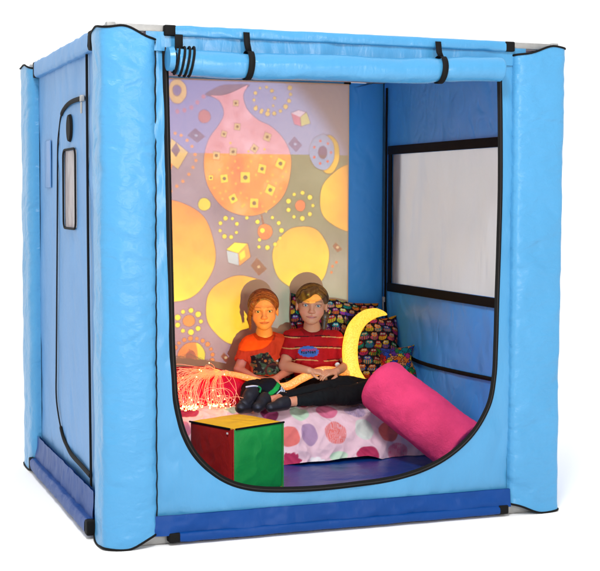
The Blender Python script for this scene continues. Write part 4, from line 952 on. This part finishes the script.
S=SDF((1.03,1.43,.62),(1.32,1.72,.94),.0022)
Th=lambda x,y,z: hc+hR@(V3(x,y,z)*hs)
S.ell(Th(0,-.016,.028),V3(.077,.091,.085)*hs,hR,0)
S.rc(Th(0,-.05,-.03),Th(0,-.055,-.085),.060*.95,.045*.95,.03)
# cut the face out
S.ell(Th(0.004,.085,-.030),V3(.060,.070,.098)*hs,hR,.012,True); S.ell(Th(.060,.030,-.07),V3(.035,.05,.055)*hs,hR,.01,True); S.ell(Th(-.045,.040,-.10),V3(.035,.05,.05)*hs,hR,.01,True)
S.noise(.0009,45,5)
# side strands
for (a,b,c_,r) in (((-.060,.045,.045),(-.074,.018,-.02),(-.070,.012,-.075),.012),((-.068,.0,.01),(-.078,-.01,-.05),(-.072,.0,-.095),.011),):
    S.rc(Th(*a),Th(*b),r*.70,r*.95,.020); S.rc(Th(*b),Th(*c_),r*.95,r*.42,.006)
hairmesh('hair',S,G,hc,hR,hs,(92,42,24),(146,76,42))
q=MB()
def slerp(a,b,n):
    a=a/np.linalg.norm(a);b=b/np.linalg.norm(b); o=math.acos(max(-1,min(1,float(a@b)))); t=np.linspace(0,1,n)[:,None]
    return (np.sin((1-t)*o)*a+np.sin(t*o)*b)/math.sin(o)
def strands(q,Th,part,ends,n,tail=None,rad=.0011):
    for k in range(n):
        f=random.random(); yy=part[1][0]+(part[1][1]-part[1][0])*f; sd=1 if random.random()<.5 else -1
        a=V3(part[0]+random.uniform(-.03,.03),yy,math.sqrt(max(.05,1-yy*yy)))
        e=ends(sd,f); g=slerp(a,e,12)*(1.0+random.uniform(-.004,.024)); P=g*V3(.0785,.0925,.0865)+V3(0,-.016,.029)
        P=np.array([Th(*p) for p in P])+np.random.normal(0,.0004,(12,3))
        q.tube(P,[rad]*10+[rad*.7,rad*.3],4)
endg=lambda sd,f:V3(sd*.97+random.uniform(-.05,.05),-.45+.60*f+random.uniform(-.08,.08),(-.15-.25*random.random()*(1.2-f)) if sd<0 else -.05-.2*random.random())
for c_,nn_ in (((88,40,22),300),((142,72,40),340),((176,104,62),150)):
    qq=MB(); strands(qq,Th,(-.10,(-.75,.80)),endg,nn_); qq.build('hair_strands',mat('hair_strand',c_,.42,None,.4),G)
for k in range(60):
    sd=-1; y0=random.uniform(-.03,.045); a=Th(.070*sd,y0,.03); b=Th(.077*sd+random.uniform(-.004,.004),y0*.8,-.03); e=Th((.072+random.uniform(-.008,.006))*sd,y0*.4,random.uniform(-.115,-.06) if sd<0 else random.uniform(-.045,-.03))
    q.tube(crom([a,b,e],7),[.0009]*14+[.0004],4)
hcol=mat('hair_strand',(140,70,40),.45,None,.4); q.build('hair_strands',hcol,G)
u_=V3(.96,-.12,0)
def shirtG(P):
    col=np.tile(lin((226,64,26)),(len(P),1)); col*= (1+.06*fbm(P[:,0]*30,P[:,1]*30,P[:,2]*30,3,3))[:,None]
    x=P[:,0]-1.192; z=P[:,2]; fr=(P[:,1]<1.60)
    w=.088+.006*vnoise(z*60,0,0,1); m=(np.abs(x-.0)<w)&(z>.448+.004*vnoise(x*60,1,0,2))&(z<.535+.022*vnoise(x*26,3,0,2)+.012*(x<0))&fr
    n1=fbm(x*38,z*38,0,3,11); n2=fbm(x*60,z*60,2,3,12)
    c=np.where((n1>.15)[:,None],lin((70,84,52)),lin((46,30,24))); c=np.where((n2>.62)[:,None],lin((150,92,46)),c); c=np.where(((n2<-.6)&(n1>-.2))[:,None],lin((104,110,84)),c)
    c=np.where((np.hypot(x-.052,z-.527)<.013)[:,None]&(n2>-.1)[:,None],lin((214,190,170)),c); c=np.where((np.abs(np.hypot((x-.02)*.8,(z-.47))-.033)<.005)[:,None],lin((90,42,30)),c)
    c=np.where((np.hypot(x+.018,z-.522)<.007)[:,None],lin((205,110,40)),c)
    col=np.where(m[:,None],c,col)
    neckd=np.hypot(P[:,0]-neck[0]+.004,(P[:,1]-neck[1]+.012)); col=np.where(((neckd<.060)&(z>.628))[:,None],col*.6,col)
    return col
S=SDF((.94,1.42,.34),(1.42,1.78,.68),.0028)
S.rc(V3(1.195,1.620,.628),chest,.056,.084,.03); S.rc(V3(1.122,1.62,.602),V3(1.275,1.608,.598),.050,.050,.035); S.rc(chest,V3(1.19,1.618,.44),.088,.094,.05); S.ell(V3(1.19,1.60,.45),V3(.112,.092,.075),None,.04)
for sh,el in ((shL,elL),(shR,elR)):
    e2=sh+(el-sh)*.72; dd=(el-sh)/np.linalg.norm(el-sh); S.rc(sh+V3(0,0,-.004),e2,.043,.044,.03); S.rc(e2+dd*.05,e2+dd*.09,.062,.062,.004,True)
S.noise(.006,15,21)
S.ell(neck+V3(-.006,-.030,.028),V3(.054,.062,.052),None,.006,True)
shade_mesh('shirt',S,G,shirtG)
def trousG(P):
    col=np.tile(lin((20,18,22)),(len(P),1)); 
    def band(a,b,off,w):
        ab=b-a; t=np.clip(((P-a)@ab)/(ab@ab),0,1); r=P-a-t[:,None]*ab; side=np.cross(ab/np.linalg.norm(ab),V3(.15,-.75,.65)); return np.abs(r@side-off)<w
    # broad green flash with three white lines on the near shin
    m=(P[:,1]<1.33)&(P[:,0]>1.05)
    g=(P[:,0]-1.112)+ -1.15*(P[:,2]-.395)
    a=m&(np.abs(g)<.016)&(P[:,2]>.33); col[a]=lin((28,150,60))
    for o in (.032,.044,.056):
        b_=m&(np.abs(g-o)<.0032)&(P[:,2]>.355); col[b_]=lin((215,215,215))
    return col
S=SDF((.88,1.12,.28),(1.36,1.76,.50),.0032)
S.rc(V3(1.14,1.60,.375),V3(1.24,1.60,.375),.075,.075,.03); S.rc(V3(1.20,1.56,.375),kn1,.066,.050,.03); S.rc(kn1,an1+V3(.03,0,-.0),.050,.040,.03); S.rc(V3(1.16,1.56,.375),kn2,.062,.046,.03); S.rc(kn2,an2,.046,.034,.02)
S.noise(.0038,18,31); shade_mesh('trousers',S,G,trousG)
def shoe(parent,heel,toe,r,lab=None,stripe=True):
    heel=V3(*heel);toe=V3(*toe); lo=np.minimum(heel,toe)-.06;hi=np.maximum(heel,toe)+.06; S=SDF(lo,hi,.0028)
    S.rc(heel,toe,r,r*.82,.01); S.rc(heel+V3(0,0,r*.6),heel+(toe-heel)*.35+V3(0,0,r*.45),r*.85,r*.8,.015)
    def f(P):
        col=np.tile(lin((24,22,24)),(len(P),1)); t=((P-heel)@(toe-heel))/((toe-heel)@(toe-heel))
        if stripe:
            for o in (.25,.42,.59): col[(np.abs(t-o-(P[:,2]-heel[2])*4)<.035)&(P[:,2]<heel[2]+r*.7)&(P[:,2]>heel[2]-r*.4)]=lin((92,90,94))
        col[P[:,2]<heel[2]-r*.78]=lin((48,46,50)); return col
    o=shade_mesh('shoe',S,parent,f,'shoe',2); return o
shoe(G,(.985,1.19,.395),(.925,1.13,.360),.036); shoe(G,(.955,1.155,.345),(.90,1.11,.345),.034)
q=MB(); q.tube(crom([(.955,1.19,.437),(.985,1.172,.443),(1.012,1.19,.438)],6),.0085,8,flat=.5); q.build('shoe_cuff',M['white'],G)
q=MB(); q.tube(crom([(1.018,1.20,.437),(1.035,1.20,.425),(1.03,1.20,.405)],6),.008,8,flat=.6); q.build('sock_flash',M['green'],G)

# ---- second child: brown hair, striped red shirt ------------------------------------------
B_=thing('person','bigger seated child with brown swept hair in a dark red striped shirt and black trousers','person',(1.47,1.56,.30))
hc2=V3(1.425,1.502,.818); hR2=head_frame(math.radians(-20),math.radians(2),math.radians(3)); hs2=np.array([1.11,.97,.97])
neck2=V3(1.452,1.566,.686); chest2=V3(1.466,1.582,.578); pel2=V3(1.48,1.56,.38)
sL=V3(1.340,1.575,.630); sR=V3(1.580,1.555,.622); eL=V3(1.272,1.505,.495); eR=V3(1.625,1.47,.488); wL=V3(1.350,1.345,.485); wR=V3(1.500,1.325,.478)
S=SDF((1.0,1.0,.27),(1.74,1.74,.96),.0027)
add_head(S,hc2,hR2,hs2,neck2)
S.rc(neck2,chest2,.039,.06,.03); S.rc(V3(1.37,1.58,.620),V3(1.55,1.565,.615),.044,.044,.03); S.rc(chest2,pel2,.078,.085,.04)
for sh,el,wr in ((sL,eL,wL),(sR,eR,wR)):
    S.rc(sh,el,.036,.029,.02); S.rc(el,wr,.030,.0195,.012)
hand(S,wL,V3(.075,-.03,-.012),V3(.15,-.45,.85),.130,-1,.55); hand(S,wR,V3(-.085,-.02,-.005),V3(-.15,-.45,.85),.130,1,.55)
kA=V3(1.640,1.215,.375); aA=V3(1.165,1.118,.362); kB=V3(1.52,1.27,.400); aB=V3(1.085,1.19,.362)
for k_,a_2 in ((kA,aA),(kB,aB)): S.rc(V3(1.48,1.48,.38),k_,.06,.045,.03); S.rc(k_,a_2,.045,.0235,.02)
P,Q=S.out(); body=mesh('body',P,Q,M['skin'],B_,col=paint_head(P,hc2,hR2,hs2,(212,136,102),(196,92,80),(110,68,44),.2)); smooth_mesh(body,2,.5)
eyes(hc2,hR2,hs2,B_,(78,92,100))
Th=lambda x,y,z: hc2+hR2@(V3(x,y,z)*hs2)
S=SDF((1.28,1.36,.60),(1.60,1.70,.97),.0022)
S.ell(Th(0,-.016,.030),V3(.077,.091,.085)*hs2,hR2,0)
S.rc(Th(0,-.05,-.02),Th(0,-.055,-.06),.060*.97,.048*.97,.03)
S.ell(Th(.008,.088,-.026),V3(.061,.072,.100)*hs2,hR2,.010,True); S.ell(Th(.066,.015,-.055),V3(.030,.045,.06)*hs2,hR2,.008,True); S.ell(Th(-.066,.015,-.075),V3(.030,.045,.05)*hs2,hR2,.008,True)
S.noise(.0009,45,6)
for (a,b,c_,r) in (((.018,.050,.088),(-.022,.070,.062),(-.055,.056,.022),.023),((.008,.04,.090),(-.038,.058,.062),(-.064,.038,.022),.022)):
    S.rc(Th(*a),Th(*b),r*.6*.97,r*.87,.010); S.rc(Th(*b),Th(*c_),r*.87,r*.5*.97,.006)
S.rc(Th(.045,-.075,.0),Th(.068,-.06,-.07),.022,.022,.01); S.rc(Th(.068,-.06,-.07),Th(.066,-.045,-.135),.022,.010,.01)
hairmesh('hair',S,B_,hc2,hR2,hs2,(60,36,23),(100,64,39))
q=MB()
def bend(sd,f):
    if sd<0: return V3(-.86-.1*random.random(),.50*f-.25+random.uniform(-.06,.10),.02+.10*random.random()) if f>.55 else V3(-.97,-.35+.3*f,-.25-.2*random.random())
    return V3(.93,-.45+.62*f+random.uniform(-.06,.06),-.08-.3*random.random()*(1-f))
for c_,nn_ in (((58,36,24),300),((98,62,38),340),((134,92,58),130)):
    qq=MB(); strands(qq,Th,(.26,(-.75,.72)),bend,nn_); qq.build('hair_strands',mat('hair_strand',c_,.42,None,.4),B_)
for k in range(50):
    a=Th(.05+random.uniform(-.006,.012),-.075,.0); b=Th(.069+random.uniform(-.012,.016),-.055,-.07); e=Th(.066+random.uniform(-.012,.012),-.043,-.135+random.uniform(-.012,.02))
    q.tube(crom([a,b,e],7),[.0011]*14+[.0004],4)
q.build('hair_strands',mat('hair_strand_brown',(104,66,42),.45,None,.4),B_)
def shirtB(P):
    col=np.tile(lin((172,16,22)),(len(P),1)); col*=(1+.06*fbm(P[:,0]*30,P[:,1]*30,P[:,2]*30,3,13))[:,None]
    x=P[:,0]-1.462; z=P[:,2]+.02*x
    for zz,sd in ((.640,1),(.585,2),(.518,3),(.455,4)):
        wv=.003*np.sin(x*25+sd); m=(np.abs(z-zz-wv)<.0026)&(vnoise(x*14,sd*7.,0,3)>-.25); col[m]=lin((205,140,84)); m2=(np.abs(z-zz-wv-.0065)<.0022)&(vnoise(x*11,sd*3.,0,5)>-.35); col[m2]=lin((50,12,14))
    fr=P[:,1]<1.56
    bx,bz=1.405,.566; an=np.arctan2((P[:,2]-bz)/.030,(P[:,0]-bx)/.050); rr=np.hypot((P[:,0]-bx)/.050,(P[:,2]-bz)/.030); mm=(rr<.90+.14*np.abs(np.sin(an*7))**.7)&fr
    col[mm]=lin((62,92,158))
    # two rows of blocky lettering on the burst
    u=(P[:,0]-bx)/.036; 
    for zr,hh2,cc,n_ in ((.5735,.0062,(200,30,44),9),(.5625,.0072,(34,32,40),7)):
        v=(P[:,2]-zr-.06*(P[:,0]-bx))/hh2; inn=(np.abs(v)<1)&(np.abs(u)<1)&fr; cell=np.floor((u+1)/2*n_); f=(u+1)/2*n_-cell
        on=(f>.18)&(f<.86)&~((np.abs(f-.55)<.13)&(np.abs(v-.5*((cell%3)-1))<.33)); col[inn&on]=lin(cc)
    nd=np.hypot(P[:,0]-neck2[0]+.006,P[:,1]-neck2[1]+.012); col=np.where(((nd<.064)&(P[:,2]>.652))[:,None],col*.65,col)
    return col
S=SDF((1.16,1.36,.33),(1.76,1.74,.72),.0029)
S.rc(V3(1.456,1.578,.650),chest2,.060,.095,.03); S.rc(V3(1.360,1.575,.624),V3(1.560,1.560,.618),.054,.054,.035); S.rc(chest2,V3(1.478,1.565,.43),.100,.104,.05); S.ell(V3(1.478,1.545,.45),V3(.135,.10,.085),None,.04)
for sh,el in ((sL,eL),(sR,eR)):
    e2=sh+(el-sh)*.74; dd=(el-sh)/np.linalg.norm(el-sh); S.rc(sh,e2,.048,.050,.03); S.rc(e2+dd*.062,e2+dd*.10,.070,.070,.004,True)
S.noise(.0068,13,23)
S.ell(neck2+V3(-.006,-.030,.030),V3(.058,.064,.052),None,.006,True)
shade_mesh('shirt',S,B_,shirtB)
q=MB(); q.tube([(1.545,1.432,.497),(1.545,1.425,.497)],[.014,.013],20); bd=q.build('badge',M['white'],B_)
S=SDF((1.05,1.02,.27),(1.76,1.68,.52),.0032)
S.rc(V3(1.43,1.53,.385),V3(1.53,1.52,.385),.085,.085,.03); S.rc(V3(1.53,1.48,.385),kA+V3(.02,0,0),.076,.060,.03); S.rc(kA+V3(.02,0,0),aA+V3(.05,.004,.004),.062,.032,.03); S.rc(V3(1.43,1.48,.39),kB,.074,.060,.03); S.rc(kB,aB+V3(.07,.01,.004),.060,.034,.02)
S.noise(.0048,15,35); shade_mesh('trousers',S,B_,lambda P: np.tile(lin((19,17,19)),(len(P),1)))
shoe(B_,(1.135,1.108,.352),(1.045,1.075,.345),.030); shoe(B_,(1.045,1.165,.362),(.985,1.10,.346),.034)

# ------------------------------------------------------------------ light, world, camera
w=bpy.data.worlds.new('World'); SC.world=w; w.use_nodes=True; nt=w.node_tree; N=nt.nodes; L=nt.links; bg=N['Background']; bg.inputs['Color'].default_value=(1,1,1,1)
# white studio backdrop behind the tent, a dimmer studio behind the camera
tcw=N.new('ShaderNodeTexCoord'); sw=N.new('ShaderNodeSeparateXYZ'); L.new(tcw.outputs['Generated'],sw.inputs[0])
mw=N.new('ShaderNodeMapRange'); mw.inputs['From Min'].default_value=-.55; mw.inputs['From Max'].default_value=.15; mw.inputs['To Min'].default_value=WORLD_B; mw.inputs['To Max'].default_value=WORLD_S
L.new(sw.outputs['Y'],mw.inputs['Value']); L.new(mw.outputs[0],bg.inputs['Strength'])
def area(name,loc,target,size,power,col=(1,1,1)):
    l=bpy.data.lights.new(name,'AREA'); l.energy=power; l.size=size; l.color=col; o=bpy.data.objects.new(name,l); COL.objects.link(o); o.location=loc
    o.rotation_euler=(Vector(target)-Vector(loc)).to_track_quat('-Z','Y').to_euler(); return o
for a in LIGHTS: area(*a)
cd=bpy.data.cameras.new('Camera'); cd.sensor_fit='HORIZONTAL'; cd.sensor_width=36; cd.lens=81.55737; cd.clip_end=500; cd.clip_start=.05
cam=bpy.data.objects.new('Camera',cd); COL.objects.link(cam); SC.camera=cam; cam.location=(-1.15126,-5.25411,1.38251)
cam.matrix_world=Matrix.Translation(cam.location)@Matrix.Rotation(-0.355563,4,'Z')@Matrix.Rotation(1.506784,4,'X')@Matrix.Rotation(0.003446,4,'Z')
SC.view_settings.view_transform='Standard'; SC.view_settings.look='None'; SC.view_settings.exposure=0; SC.view_settings.gamma=1
